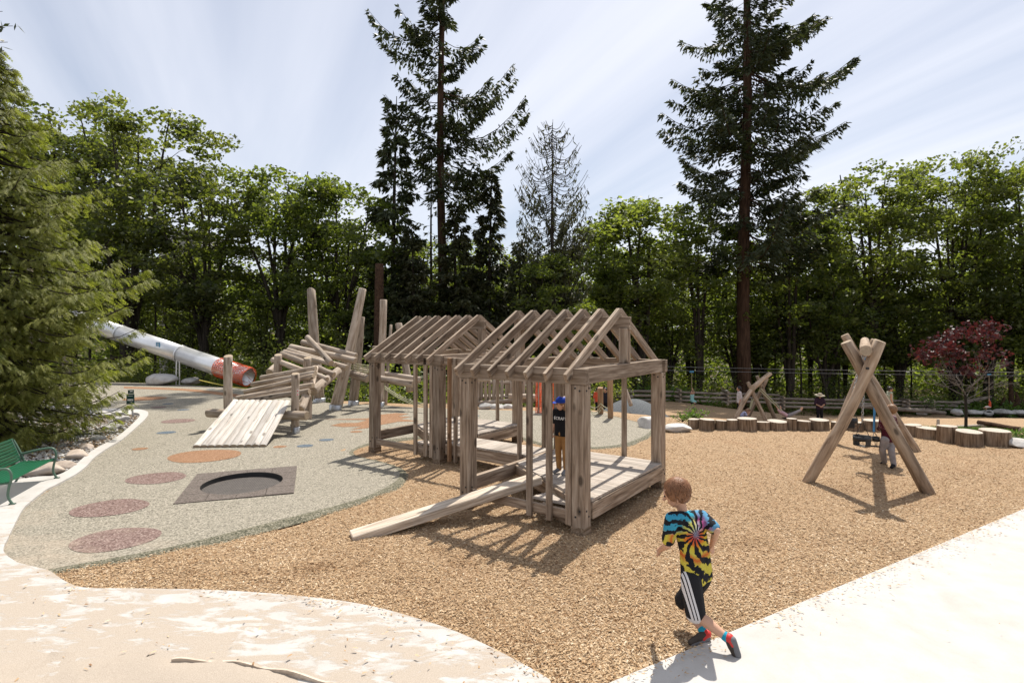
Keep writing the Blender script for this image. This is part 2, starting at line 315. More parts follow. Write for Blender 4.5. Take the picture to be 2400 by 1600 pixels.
M['steel'] = plain('brushed_steel', (.76, .76, .75), .34, .5, .62, .06, 3); M['galv'] = plain('galvanised_foot', (.50, .51, .52), .45, .5, .9, .15, 20)
M['orange_net'] = plain('orange_netting', (.80, .12, .025), .5, .4); M['black_rubber'] = plain('black_rubber', (.018, .018, .018), .55, .4, None, .3, 14)
M['tile_rubber'] = rubber('dark_safety_tile', [(.07, .056, .047), (.11, .09, .076), (.14, .115, .098), (.19, .16, .14)])
M['bench_green'] = plain('green_bench_paint', (.004, .088, .038), .38, .5, None, .12, 6); M['frame_green'] = plain('grey_green_frame', (.085, .15, .105), .45, .5); M['sign_green'] = plain('sign_green', (.006, .05, .045), .4, .5)
M['white'] = plain('white_print', (.78, .78, .76), .6, .3); M['rope'] = plain('pale_rope', (.46, .45, .30), .8, .2); M['rope_brown'] = plain('brown_rope', (.30, .23, .15), .85, .2); M['yellow_rope'] = plain('yellow_rope', (.55, .47, .10), .7, .2)
M['blue'] = plain('blue_strap', (.05, .21, .40), .5, .4); M['sticker'] = plain('blue_sticker', (.06, .22, .36), .5, .4); M['red'] = plain('red_print', (.55, .03, .025), .5, .4)
M['chain'] = plain('chain_steel', (.38, .37, .36), .4, .5, .9); M['cable'] = plain('steel_cable', (.20, .20, .20), .5, .4, .3)
M['wall_pale'] = plain('pale_render', (.62, .57, .53), .85, .2, None, .08, .5); M['glass'] = plain('dark_glass', (.05, .06, .075), .08, .8); M['pipe'] = plain('grey_pipe', (.35, .37, .40), .4, .5, .5)
# ------------------------------------------------------------------ terrain
EX = np.array([-40, -18, -12, -7, -4.3, 0, 3, 4.8, 11, 14, 60.]); EY = np.array([30, 28.3, 26.2, 21.0, 19.9, 19.2, 17.6, 16.3, 14.6, 14.0, 12.])
TT = np.array([-1000, 0, 2, 9, 25, 45, 2000.]); TZ = np.array([0, 0, -.22, -1.62, -2.3, -3.0, -3.2])
def terrain(x, y):
    x, y = np.asarray(x, float), np.asarray(y, float); t = y - np.interp(x, EX, EY); z = np.interp(t, TT, TZ)
    return z - np.clip((x - 11) / 8, 0, 1) * np.clip((t - 14) / 16, 0, 1) * 1.55
def tz(x, y): return float(terrain(x, y))
def grid_sheet(name, xs, ys, mat, dz=0.0, keep=None, bumpf=None, kind='structure'):
    X, Y = np.meshgrid(xs, ys); Zt = terrain(X, Y) + dz
    if bumpf is not None: Zt = Zt + bumpf(X, Y)
    V = np.stack([X, Y, Zt], -1).reshape(-1, 3); nx, ny = len(xs), len(ys); i, j = np.meshgrid(np.arange(nx - 1), np.arange(ny - 1)); a = (j * nx + i).ravel(); F = np.stack([a, a + 1, a + nx + 1, a + nx], 1)
    if keep is not None: c = V[F].mean(1); F = F[keep(c[:, 0], c[:, 1])]
    o = mesh_obj(name, fastmesh(name, V, F, True), mat); tag(o, kind=kind); return o
g1 = np.concatenate([np.linspace(-900, -60, 12), np.linspace(-56, 70, 127), np.linspace(80, 900, 12)]); g2 = np.concatenate([np.linspace(-60, 0, 6), np.linspace(1, 75, 112), np.linspace(85, 1500, 14)])
grid_sheet('ground', g1, g2, M['soil'], -.32)
def hump(X, Y): return .026 * np.sin(X * 1.7 + Y * .9) * np.sin(Y * 1.3 - X * .4) + .012 * np.sin(X * 5.1 + 1) * np.sin(Y * 4.3)
# ---- outlines, from the photo onto the ground plane
S = 1 / .98
front_edge = [gr(x * S, y * S) for x, y in [(112, 1322), (150, 1349), (195, 1364), (300, 1366), (500, 1370), (700, 1385), (850, 1407), (1000, 1450), (1100, 1491), (1200, 1543), (1262, 1580)]]
front_edge = spline(front_edge, 5) + [Vector((.35, 3.6, 0)), Vector((.6, 2.6, 0))]
rub_front = [gr(x * S, y * S) for x, y in [(108, 1319), (230, 1297), (400, 1264), (560, 1224), (700, 1188), (820, 1155), (890, 1126), (924, 1100), (918, 1081), (885, 1066), (830, 1053), (808, 1044), (818, 1034), (848, 1022), (900, 1012), (1000, 1004), (1100, 998), (1180, 1004), (1260, 1026), (1340, 1031), (1420, 1026), (1478, 1008), (1500, 990), (1490, 978), (1455, 969), (1400, 955)]]
rub_back = [gr(x, y) for x, y in [(1420, 968), (1340, 966), (1200, 964), (1000, 958), (900, 952), (740, 944), (660, 930), (600, 915), (420, 903), (290, 898), (120, 896)]]
kerb_out = [gr(*Z6(x, y)) for x, y in [(300, 780), (700, 818), (860, 820), (1000, 825), (1060, 834), (1089, 852), (1075, 890), (1000, 962), (900, 1050), (800, 1112), (700, 1182), (640, 1248), (560, 1312), (470, 1362), (400, 1400), (330, 1436), (225, 1520), (160, 1590)]] + [gr(x * S, y * S) for x, y in [(22, 1240), (8, 1278), (40, 1305)]]
kerb_in = [gr(*Z6(x, y)) for x, y in [(300, 815), (700, 850), (860, 852), (980, 852), (1024, 862), (1018, 888), (960, 948), (880, 1018), (800, 1068), (700, 1122), (620, 1184), (560, 1240), (480, 1296), (400, 1326), (280, 1333), (150, 1352), (0, 1372), (-200, 1400)]]
kerb_out_s = spline(kerb_out, 4); rub_front_s = spline(rub_front, 4); rub_back_s = spline(rub_back, 3)
rubber_outline = rub_front_s + rub_back_s + kerb_out_s
TR = [gr(391, 1184, .035), gr(480, 1109, .035), gr(704, 1094, .035), gr(673, 1156, .035)]
tc_ = sum(TR, Vector()) / 4; tux = ((TR[3] - TR[0]) + (TR[2] - TR[1])).normalized(); tuy = Vector((-tux.y, tux.x, 0)); TW, TRH = 1.66, 1.84
tcor = [tc_ + tux * (a * TW / 2 * .96) + tuy * (b * TRH / 2 * .96) for a, b in ((-1, -1), (1, -1), (1, 1), (-1, 1))]
def inside(poly, x, y):
    P = np.array([(p[0], p[1]) for p in poly]); x, y = np.asarray(x), np.asarray(y); r = np.zeros(x.shape, bool); j = len(P) - 1
    for i in range(len(P)):
        c = ((P[i, 1] > y) != (P[j, 1] > y)) & (x < (P[j, 0] - P[i, 0]) * (y - P[i, 1]) / (P[j, 1] - P[i, 1] + 1e-12) + P[i, 0]); r ^= c; j = i
    return r
RE0, RE1 = gr(1459, 1600), gr(2400, 1199)
def slab_side(x, y): return (RE1.x - RE0.x) * (y - RE0.y) - (RE1.y - RE0.y) * (x - RE0.x)    # > 0: mulch side
def mulch_keep(x, y):
    e = np.interp(x, EX, EY); k = ((y < e + .3) | (x > 2.2)) & ~inside([p - Vector((0, 0, 0)) for p in rubber_outline], x, y + 0) | (inside(rubber_outline, x, y) & ((y > 17.5)))
    near_edge = np.zeros(x.shape, bool)
    return (k & (y < np.where(x > 2.2, 47, 30))) & (x > -5.9)
mulch = grid_sheet('wood_chip_ground', np.arange(-6.2, 34, .2), np.arange(2.2, 47, .2), M['mulch'], 0.0, lambda x, y: (((y < np.interp(x, EX, EY) + .3) | (x > 2.6)) & (y < np.interp(x, [2, 8, 14, 20, 34], [37.5, 40.5, 43.5, 47, 47]))) & ~(inside(rubber_outline, x, y) & inside(rubber_outline, x + .45, y) & inside(rubber_outline, x - .45, y) & inside(rubber_outline, x, y - .45)), hump)
rub = poly_sheet('rubber_ground', rubber_outline, M['rubber'], z=.035, holes=[tcor]); tag(rub, kind='structure')
# sloping darker green rim where the rubber runs out under the chips
def ribbon(name, line, w0, w1, z0, z1, mat, parent=None):
    V = []; n = len(line)
    for i, p in enumerate(line):
        t = (line[min(i + 1, n - 1)] - line[max(i - 1, 0)]); t.z = 0; t.normalize(); nrm = Vector((t.y, -t.x, 0)); a = p + nrm * w0; b = p + nrm * w1; V += [(a.x, a.y, z0), (b.x, b.y, z1)]
    return mesh_obj(name, pymesh(name, V, [(2 * i, 2 * i + 1, 2 * i + 3, 2 * i + 2) for i in range(n - 1)]), mat, parent)
rim = ribbon('rubber_rim', rub_front_s, -.055, .0, .0375, .0360, M['rubber_edge'], rub); ribbon('rubber_rim', rub_front_s, -.001, .12, .0360, -.014, M['rubber_edge'], rub)
dots = [(272, 1260, 92, 'rub_maroon'), (259, 1187, 79, 'rub_maroon'), (366, 1118, 63, 'rub_maroon'), (480, 1066, 80, 'rub_orange'), (418, 985, 37, 'rub_maroon'), (390, 1012, 21, 'rub_blue'), (328, 1050, 17, 'rub_orange'), (430, 959, 13, 'rub_blue'), (394, 945, 12, 'rub_blue'), (372, 953, 17, 'rub_maroon'), (340, 933, 47, 'rub_orange'), (715, 1043, 19, 'rub_blue'), (765, 1029, 17, 'rub_blue'), (656, 1045, 15, 'rub_orange'), (835, 1010, 14, 'rub_orange'), (494, 911, 10, 'rub_blue'), (1113, 973, 11, 'rub_blue')]
for i, (cx, cy_, rp, m) in enumerate(dots):
    c = gr(cx, cy_, .05); r = rp * c.y / FPX; ol = [Vector((c.x + r * math.cos(a) * (1 + .03 * math.sin(2 * a + i)), c.y + r * .86 * math.sin(a) * (1 + .04 * math.sin(3 * a + i * 2)), 0.0395)) for a in np.linspace(0, 2 * math.pi, 40, endpoint=False)]
    poly_sheet('rubber_dot', ol, M[m], rub)
poly_sheet('rubber_stripe', spline([gr(x, y, .05) for x, y in [(290, 905), (420, 909), (520, 918), (600, 930), (660, 944)]], 5) + spline([gr(x, y, .05) for x, y in [(650, 949), (590, 936), (510, 924), (420, 914), (290, 909)]], 5), M['rub_orange'], rub, z=0.0395)
liz = [(1335, 1268), (1420, 1247), (1560, 1245), (1640, 1222), (1280, 1217), (1640, 1208), (1745, 1178), (1880, 1163), (1990, 1170), (1900, 1190), (2010, 1196), (1915, 1212), (2080, 1232), (1900, 1236), (1760, 1262), (1640, 1290), (1500, 1302), (1600, 1275), (1440, 1280)]
poly_sheet('rubber_figure', [gr(*Z2(x, y), .05) for x, y in liz], M['rub_orange'], rub, z=0.0395)
# ---- concrete
kerb_poly = [p for p in kerb_out_s] + [front_edge[0] + Vector((-.02, 0, 0))] + [Vector((p.x, p.y, 0)) for p in front_edge[1:]] + [Vector((-2, 1.2, 0)), Vector((-9, 1.2, 0)), Vector((-14, 4, 0)), Vector((-11, 8.6, 0))] + [Vector(p) for p in reversed(spline(kerb_in, 4))]
SPX = [(-60, 1552), (150, 1508), (390, 1514), (520, 1519), (640, 1538), (770, 1570), (880, 1620)]
pit_edge = spline([gr(x * S, y * S, .04) for x, y in SPX], 6)
conc = poly_sheet('concrete_path', kerb_poly, M['concrete_sand'], z=.068, skirt=.35); tag(conc, kind='structure')
slab = poly_sheet('concrete_pavement', [RE0 + (RE0 - RE1) * .25, RE1 + (RE1 - RE0) * 1.2, Vector((24, 2, 0)), Vector((8, 0, 0)), Vector((1, 1, 0))], M['concrete'], z=.045, skirt=.3); tag(slab, kind='structure')
rsq = np.random.default_rng(5)
bx0, by0 = -5.5, 2.0
xs = np.arange(-6, .6, .06); ys = np.arange(1.9, 5.2, .06)
pe = np.array([(p.x, p.y) for p in pit_edge])
def pit_y(x): return np.interp(x, pe[:, 0], pe[:, 1])
X, Y = np.meshgrid(xs, ys); dd = pit_y(X) - Y
Zs = .088 + .02 * np.sin(X * 3 + Y * 2) * np.sin(Y * 5) + .012 * np.sin(X * 9 + 2) * np.sin(Y * 11 + X) + rsq.normal(0, .004, X.shape) - .022 * np.clip(1 - dd / .2, 0, 1)
V = np.stack([X, Y, Zs], -1).reshape(-1, 3); nx, ny = len(xs), len(ys); ii, jj = np.meshgrid(np.arange(nx - 1), np.arange(ny - 1)); a = (jj * nx + ii).ravel(); Fq = np.stack([a, a + 1, a + nx + 1, a + nx], 1); cc = V[Fq].mean(1); Fq = Fq[(cc[:, 1] < pit_y(cc[:, 0]) - .015)]
sandpit = mesh_obj('sand_pit', fastmesh('sand_pit', V, Fq, True), M['sand']); tag(sandpit, kind='structure')
pe_vis = spline([gr(x * S, y * S, .09) for x, y in [(395, 1514), (520, 1519), (640, 1538), (775, 1571)]], 8)
V = []
for i, p in enumerate(pe_vis):
    w = .009; dz = .010 * math.sin(i * .8) - .020
    V += [(p.x, p.y - w, .118 + dz), (p.x, p.y + w, .118 + dz), (p.x, p.y + w, .0), (p.x, p.y - w, .0)]
Fc = [(4 * i + k, 4 * i + (k + 1) % 4, 4 * i + 4 + (k + 1) % 4, 4 * i + 4 + k) for i in range(len(pe_vis) - 1) for k in range(4)] + [(0, 3, 2, 1), tuple(4 * (len(pe_vis) - 1) + k for k in range(4))]
tag(mesh_obj('sandpit_edging', pymesh('sandpit_edging', V, Fc), M['plank']), 'thin timber edging strip half buried in the sand', 'edging')
# ---- wood chips: loose scatter over the near bed (uncountable) ; litter on concrete and sand
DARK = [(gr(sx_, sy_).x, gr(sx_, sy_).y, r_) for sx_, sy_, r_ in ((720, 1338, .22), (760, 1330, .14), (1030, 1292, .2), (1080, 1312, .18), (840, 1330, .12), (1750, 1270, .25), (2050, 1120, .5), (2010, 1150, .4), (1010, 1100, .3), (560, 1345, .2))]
def chips(name, N, sampler, size, seed, zoff, parent=None, tilt=.5):
    rg = np.random.default_rng(seed); x, y = sampler(rg, N); n = len(x); z = terrain(x, y) + hump(x, y) + zoff + rg.uniform(0, .012, n)
    L = rg.uniform(.5, 1.35, n) * size; W = L * rg.uniform(.16, .4, n); a = rg.uniform(0, 2 * np.pi, n); pt = rg.normal(0, tilt * .5, n); rl = rg.normal(0, tilt, n)
    d = np.stack([np.cos(a) * np.cos(pt), np.sin(a) * np.cos(pt), np.sin(pt)], 1); s0 = np.stack([-np.sin(a), np.cos(a), np.zeros(n)], 1); s_ = s0 * np.cos(rl)[:, None] + np.cross(d, s0) * np.sin(rl)[:, None]; nn = np.cross(d, s_)
    C = np.stack([x, y, z], 1); h = (L * .06)[:, None]
    V = np.stack([C - d * L[:, None] / 2 - s_ * W[:, None] / 2, C + d * L[:, None] / 2 - s_ * W[:, None] / 3, C + d * L[:, None] / 2 + s_ * W[:, None] / 2, C - d * L[:, None] / 2 + s_ * W[:, None] / 2.5, C + nn * h + s_ * W[:, None] * .1], 1).reshape(-1, 3)
    b = np.arange(n) * 5; F = np.concatenate([np.stack([b, b + 1, b + 4], 1), np.stack([b + 1, b + 2, b + 4], 1), np.stack([b + 2, b + 3, b + 4], 1)])
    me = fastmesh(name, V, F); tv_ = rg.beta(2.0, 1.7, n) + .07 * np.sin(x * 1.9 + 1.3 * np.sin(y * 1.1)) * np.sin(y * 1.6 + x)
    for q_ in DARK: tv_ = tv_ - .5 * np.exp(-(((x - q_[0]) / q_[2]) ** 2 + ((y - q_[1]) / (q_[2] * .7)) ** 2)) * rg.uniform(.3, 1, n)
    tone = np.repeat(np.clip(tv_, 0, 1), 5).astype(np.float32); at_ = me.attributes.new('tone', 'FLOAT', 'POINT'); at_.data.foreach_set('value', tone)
    o = mesh_obj(name, me, M['chip'], parent); tag(o, kind='stuff'); return o
fe = np.array([(p.x, p.y) for p in front_edge])
def samp_near(rg, N):
    d = 3.6 * np.exp(rg.uniform(0, math.log(17 / 3.6), N)); px = rg.uniform(60, 2500, N); x = (px - 1200) * d / FPX; y = d
    k = ~inside(rubber_outline, x, y - .08) & (slab_side(x, y) > .05) & ~((x < 1.2) & inside(kerb_poly, x, y)) & (y < np.interp(x, EX, EY) + .5)
    return x[k], y[k]
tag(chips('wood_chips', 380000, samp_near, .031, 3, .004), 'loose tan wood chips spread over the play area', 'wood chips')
def samp_litter(rg, N):
    x = rg.uniform(-5, 7, N); y = rg.uniform(2.6, 8, N); k = (inside(kerb_poly, x, y) | (slab_side(x, y) < -.05)) & (rg.uniform(0, 1, N) < np.where(slab_side(x, y) < 0, .04, 1.0)); return x[k], y[k]
def samp_edge(rg, N):
    t_ = rg.uniform(-.1, 1.1, N); off = -rg.exponential(.10, N); nx_, ny_ = -(RE1.y - RE0.y), (RE1.x - RE0.x); l_ = math.hypot(nx_, ny_); x = RE0.x + (RE1.x - RE0.x) * t_ + nx_ / l_ * off; y = RE0.y + (RE1.y - RE0.y) * t_ + ny_ / l_ * off
    i_ = rg.integers(0, len(fe), N // 2); off2 = -rg.exponential(.09, N // 2); x2 = fe[i_, 0] + rg.normal(0, .12, N // 2); y2 = fe[i_, 1] + off2 - .02; k = inside(kerb_poly, x2, y2); return np.concatenate([x, x2[k]]), np.concatenate([y, y2[k]])
o = chips('spilled_chips', 900, samp_edge, .032, 15, .06, tilt=.2); tag(o, 'wood chips spilled over the concrete edges', 'wood chips')
o = chips('bark_litter', 900, samp_litter, .042, 8, .095, tilt=.15); tag(o, 'dark bark bits scattered on the concrete and sand', 'litter')
# ---- blue rubber mound behind the timber houses
mc = Vector((5.0, 23.6, 0)); base = -1.5
th = np.linspace(0, 2 * np.pi, 48, endpoint=False); V = []; 
for i, t in enumerate(np.linspace(0, 1, 12)):
    for a in th: V.append((mc.x + 2.1 * t * math.cos(a) * (1 + .06 * math.sin(2 * a)), mc.y + 2.0 * t * math.sin(a), base + 1.2 * (math.cos(t * math.pi / 2 * .98)) ** 1.1 + .02 * math.sin(a * 3)))
Fc = [(i * 48 + j, i * 48 + (j + 1) % 48, (i + 1) * 48 + (j + 1) % 48, (i + 1) * 48 + j) for i in range(11) for j in range(48)]
tag(mesh_obj('rubber_mound', pymesh('mound', V, Fc, True), M['mound']), kind='structure')
# ---- gravel bed under the cedar: bed sheet + loose stones
bed = [Vector(p) for p in spline(kerb_in, 3)] + [Vector((-20, 9, 0)), Vector((-22, 18, 0))]
tag(poly_sheet('planting_bed', bed, M['soil'], z=.0), kind='structure')
rg = np.random.default_rng(12); N = 5200; px = rg.uniform(40, 335, N); py = rg.uniform(955, 1135, N); d = FPX * CAMH / (py - HY); x = (px - 1200) * d / FPX; k = inside(bed, x, d); x, d = x[k], d[k]
bm = bmesh.new(); bmesh.ops.create_icosphere(bm, subdivisions=1, radius=1); bv = np.array([v.co for v in bm.verts]); bf = np.array([[v.index for v in f.verts] for f in bm.faces]); bm.free()
n = len(x); sc_ = rg.uniform(.012, .045, n)[:, None, None] * rg.uniform(.6, 1.2, (n, 1, 3)) * np.array([1, 1, .7]); V = bv[None] * sc_ * rg.uniform(.8, 1.15, (n, len(bv), 1)) + np.stack([x, d, np.full(n, .012)], 1)[:, None]
F = (bf[None] + (np.arange(n) * len(bv))[:, None, None]).reshape(-1, 3)
tag(mesh_obj('gravel', fastmesh('gravel', V.reshape(-1, 3), F), M['rock']), 'grey gravel filling the planting bed behind the kerb', 'gravel', kind='stuff')
# ---- lawn patch behind the stumps
rg = np.random.default_rng(4); N = 9000; x = rg.uniform(10.6, 16.5, N); y = rg.uniform(12.9, 16.2, N); k = (y > 12.4 + (x - 10.6) * .12) & (y < 15.6 + .3 * np.sin(x * 2)); x, y = x[k], y[k]; n = len(x); z = terrain(x, y) + .012; a = rg.uniform(0, 6.28, n); h = rg.uniform(.05, .11, n); w = .012; ln = rg.normal(0, .04, (n, 2))
V = np.stack([np.stack([x - w * np.cos(a), y - w * np.sin(a), z], 1), np.stack([x + w * np.cos(a), y + w * np.sin(a), z], 1), np.stack([x + ln[:, 0], y + ln[:, 1], z + h], 1)], 1).reshape(-1, 3)
tag(mesh_obj('grass', fastmesh('grass', V, np.arange(3 * n).reshape(-1, 3)), M['grass']), 'small patch of short green lawn beside the last stump', 'grass', kind='stuff')
# ------------------------------------------------------------------ timber play houses
TH = R(35.8); HV = Vector((math.sin(TH), math.cos(TH), 0)); HU = Vector((-HV.y, HV.x, 0)); HO = Vector((.8775, 7.1825, 0))
UL, VL, DZ, EZ, RZ = 1.87, 2.61, .44, 2.11, 2.79
def house(name, label, ou, ov, extra):
    O = HO + HU * ou + HV * ov; t = thing(name, label, 'play house', O, 'timber frame play houses')
    P = lambda u, v, z: O + HU * u + HV * v + Vector((0, 0, z)); T = M['timber']
    for i, (u, v) in enumerate(((0, 0), (UL, 0), (0, VL), (UL, VL))):
        beam('post', P(u, v, -.1), P(u, v, EZ - .205), .185, .185, T, t, up=HV, c=.012)
        beam('post_foot', P(u, v, -.12), P(u, v, .115),   .193, .193, M['stump'], t, up=HV, c=.004)
    for u, v in ((0, 0), (UL, 0), (0, VL), (UL, VL)):      # bolt heads where beams and floor meet the posts
        for z_, dq in ((DZ - .12, -.03), (DZ - .2, .03), (EZ - .28, -.03), (EZ - .25, .035)):
            for ax, bx_ in ((HU, HV), (HV, HU)): q_ = P(u, v, z_) - bx_ * .092 + ax * dq; log('bolt', q_, q_ - bx_ * .008, .013, .012, [M['black_rubber']] * 2, t, 5, wob=0, rings=2, n=8)
    # eave plates along u, gable plates along v
    for v in (0, VL): beam('eave_beam', P(-.12, v + (-.05 if v == 0 else .05), EZ - .105), P(UL + .12, v + (-.05 if v == 0 else .05), EZ - .105), .1, .2, T, t)
    for u in (0, UL): beam('gable_beam', P(u, .003, EZ - .1), P(u, VL - .003, EZ - .1), .15, .205, T, t)
    for u in (0, UL): beam('king_post', P(u, VL / 2, EZ + .004), P(u, VL / 2, RZ - .17), .13, .13, T, t, up=HV)
    beam('ridge_beam', P(-.09, VL / 2, RZ - .10), P(UL + .09, VL / 2, RZ - .10), .075, .19, T, t)
    for i in range(7):
        u = .085 + .302 * i
        for s in (-1, 1):
            vt = VL / 2 + s * (VL / 2 + .24); k = (RZ - EZ + .06) / (VL / 2); zt = RZ + .075 - k * (VL / 2 + .24)
            beam('rafter', P(u, VL / 2 + s * .012, RZ + .072), P(u, vt, zt + .0), .052, .118, T, t, up=(0, 0, 1), c=.003)
    # floor: boards along u, cut off along a diagonal from the F post to the middle of the open side
    for u in (0,): beam('floor_beam', P(u - .085, .1, DZ - .15), P(u - .085, VL - .1, DZ - .15), .06, .21, T, t)
    beam('floor_beam', P(.1, VL + .02, DZ - .15), P(UL, VL + .02, DZ - .15), .06, .2, T, t)
    beam('floor_beam', P(UL, .1, DZ - .1), P(UL, VL - .1, DZ - .1), .075, .2, T, t)
    beam('floor_beam', P(.12, .07, DZ - .125), P(UL - .03, 1.17, DZ - .125), .05, .18, T, t)
    bw = .0945; nb = int((VL + .02) / (bw + .006)); bm_d = M['deck']
    for i in range(nb):
        v0 = .0 + i * (bw + .006); vm = v0 + bw / 2
        if vm < .07: continue
        ue = min(UL - .04, .06 + (vm - .06) * (UL - .1) / 1.13) if vm < 1.2 else UL - .042
        u0 = -.10 if .1 < vm < VL - .1 else .10
        if vm > VL - .1: ue = UL - .1
        if ue - u0 < .08: continue
        if vm < 1.2 and ue < UL - .05:
            k_ = (UL - .1) / 1.13; ua, ub = ue - bw / 2 * k_, ue + bw / 2 * k_; z1, z0 = DZ - .001, DZ - .035; q_ = [P(u0, v0, 0), P(max(ua, u0 + .01), v0, 0), P(ub, v0 + bw, 0), P(u0, v0 + bw, 0)]; m_ = frame_x(P(u0, vm, DZ - .018), P(ue, vm, DZ - .018)); mi = m_.inverted(); V_ = [mi @ Vector((w_.x, w_.y, z_)) for z_ in (z0, z1) for w_ in q_]
            o_ = mesh_obj('deck_board', pymesh('board', V_, [(3, 2, 1, 0), (4, 5, 6, 7), (0, 1, 5, 4), (1, 2, 6, 5), (2, 3, 7, 6), (3, 0, 4, 7)]), bm_d, t); set_world(o_, m_, t)
        else: beam('deck_board', P(u0, vm, DZ - .018), P(ue, vm, DZ - .018), bw, .034, bm_d, t, c=.004)
    # low rail and hanging studs on the open eave side, and studs on the far side
    beam('low_rail', P(.1, -.02, .23), P(UL - .08, -.02, .23), .06, .12, T, t)
    for j, u in enumerate((.135, .43, .74) if ou == 0 else (.14, .30, .58)): beam('stud', P(u, -.075, .12), P(u, -.075, EZ - .06), .05, .085, M['timber'] if j % 2 else T, t, up=HU)
    for j, u in enumerate((.643, 1.5)): beam('stud', P(u, VL + .085, .3), P(u, VL + .085, EZ - .06), .05, .085, T, t, up=HU)
    if extra:
        for i in range(3):   # small step in the open corner
            beam('step_board', P(.22, .14 + i * .1, .31), P(.80 - .02 * i, .14 + i * .1, .31), .095, .035, bm_d, t, c=.004)
        tube('rope', [P(.80, .48, DZ - .02), P(.62, .36, DZ - .10), P(.42, .22, DZ - .14), P(.25, .10, DZ - .17)], .016, M['rope_brown'], t, 8)
        beam('corner_brace', P(.12, .05, .10), P(.62, .05, .24), .045, .12, T, t)
    return t
house('play_house', 'nearer open timber play house with a plank ramp and a child inside', 0, 0, True)
house('play_house', 'farther open timber play house standing beyond the connecting boardwalk', 4.05, 1.72, True)
Pw = lambda u, v, z: HO + HU * u + HV * v + Vector((0, 0, z))
r0 = Pw(2.27, -1.78, .0); r1 = Pw(.98, .50, DZ + .015)
o = beam('ramp_plank', r0, r1, .26, .115, M['plank'], None, c=.01); tag(o, 'wide pale plank ramp leading up into the nearer play house', 'ramp')
br = thing('boardwalk', 'low boarded bridge joining the two timber play houses', 'boardwalk', Pw(2.95, 2.0, 0))
for v in (1.74, 2.36): beam('floor_beam', Pw(UL + .06, v, DZ - .135), Pw(3.9, v, DZ - .135), .055, .2, M['timber'], br)
nb = int((3.92 - UL - .06) / .105)
for i in range(nb): u = UL + .12 + i * .105; beam('deck_board', Pw(u, 1.70, DZ - .018), Pw(u, 2.40, DZ - .018), .099, .034, M['deck'], br, c=.004)
for j, (u, v) in enumerate(((2.12, 1.66), (2.12, 2.44), (3.74, 1.66), (3.62, 1.70), (3.74, 2.44))): beam('stud', Pw(u, v, .1 if v < 2 else .3), Pw(u, v, 2.06), .085, .05, M['timber_warm'] if j in (2,) else M['timber'], br, up=HU)
for v in (1.66, 2.44): beam('header', Pw(UL + .14, v + .07, 2.0), Pw(3.92, v + .07, 2.0), .05, .13, M['timber'], br)
# ------------------------------------------------------------------ log climbing frame
LM = [M['log'], M['log_end']]
cl = thing('log_climber', 'heap-like log climbing frame with a slatted ramp and tall leaning poles', 'climbing frame', gr(*Z2(1040, 1355)))
b0, b1 = gr(*Z2(185, 1447), .06), gr(*Z2(800, 1440), .06); q0, q1 = at(*Z2(522, 1062), 14.75), at(*Z2(1000, 1068), 14.05)
for i in range(10):
    f = (i + .5) / 10; p = b0.lerp(b1, f); q = q0.lerp(q1, f); log('slat', p, q, .082, .077, [M['log_pale'], M['log_end']], cl, 100 + i, wob=.03, rings=6, n=14).scale = (1, 1, .5)
def cp(name, a, da, b, db, r, r1=None, seed=0, **k): return log(name, at(*Z2(*a), da), at(*Z2(*b), db), r, r1, LM, cl, seed, **k)
cp('cross_log', (312, 1168), 14.55, (1140, 1190), 13.75, .11, seed=1)
cp('post', (478, 1180), 14.8, (478, 690), 14.8, .105, seed=2, slant=(0, .35))
cp('post', (1040, 1352), 14.0, (1040, 838), 14.0, .092, seed=3, slant=(0, .3)); cp('post', (1150, 1218), 15.2, (1160, 880), 15.3, .085, seed=4)
cp('post', (1140, 1000), 16.6, (1142, 705), 16.6, .115, seed=5, slant=(0, .3)); cp('post', (895, 1000), 16.9, (896, 680), 16.9, .115, seed=6, slant=(0, .3))
cp('post', (820, 830), 18.0, (905, 760), 18.6, .12, seed=61)
for i, (a, b, da, db) in enumerate((((755, 875), (1212, 795), 16.4, 15.6), ((680, 932), (1208, 832), 16.1, 15.3), ((620, 992), (1195, 858), 15.9, 15.1), ((552, 1048), (1190, 935), 15.6, 14.7), ((640, 1062), (1160, 985), 15.1, 14.5), ((560, 1045), (1005, 945), 15.9, 15.4))): cp('rung', a, da, b, db, .075, .072, 10 + i)
cp('stringer', (1080, 1140), 14.1, (1135, 1015), 14.6, .11, seed=20); cp('stringer', (1190, 985), 14.9, (1400, 815), 16.8, .125, .115, seed=21); cp('stringer', (1165, 1000), 14.9, (1205, 790), 16.1, .095, seed=22)
for i, (a, b, da, db, r) in enumerate((((855, 722), (1100, 812), 17.2, 16.2, .085), ((925, 672), (1130, 752), 17.3, 16.6, .085), ((945, 655), (1375, 765), 17.6, 16.9, .075), ((975, 642), (1470, 790), 17.9, 17.0, .085), ((1000, 618), (1545, 730), 18.2, 17.3, .105), ((1100, 578), (1550, 692), 18.6, 17.6, .10), ((1140, 532), (1340, 750), 17.4, 16.4, .085), ((1225, 790), (1365, 850), 16.2, 16.0, .085), ((1205, 845), (1305, 888), 15.8, 15.6, .085))): cp('cross_log', a, da, b, db, r, seed=30 + i)
cp('tall_pole', (1238, 1075), 20.0, (1172, 142), 20.0, .20, .15, 40, wob=.05, slant=(0, -.6)); cp('tall_pole', (1382, 1138), 18.2, (1608, 130), 18.6, .19, .12, 41, wob=.06); cp('tall_pole', (1525, 1100), 19.2, (1597, 365), 19.4, .17, .12, 42, wob=.10); cp('tall_pole', (1745, 1122), 18.8, (1778, 222), 18.9, .13, .12, 43, wob=.05)
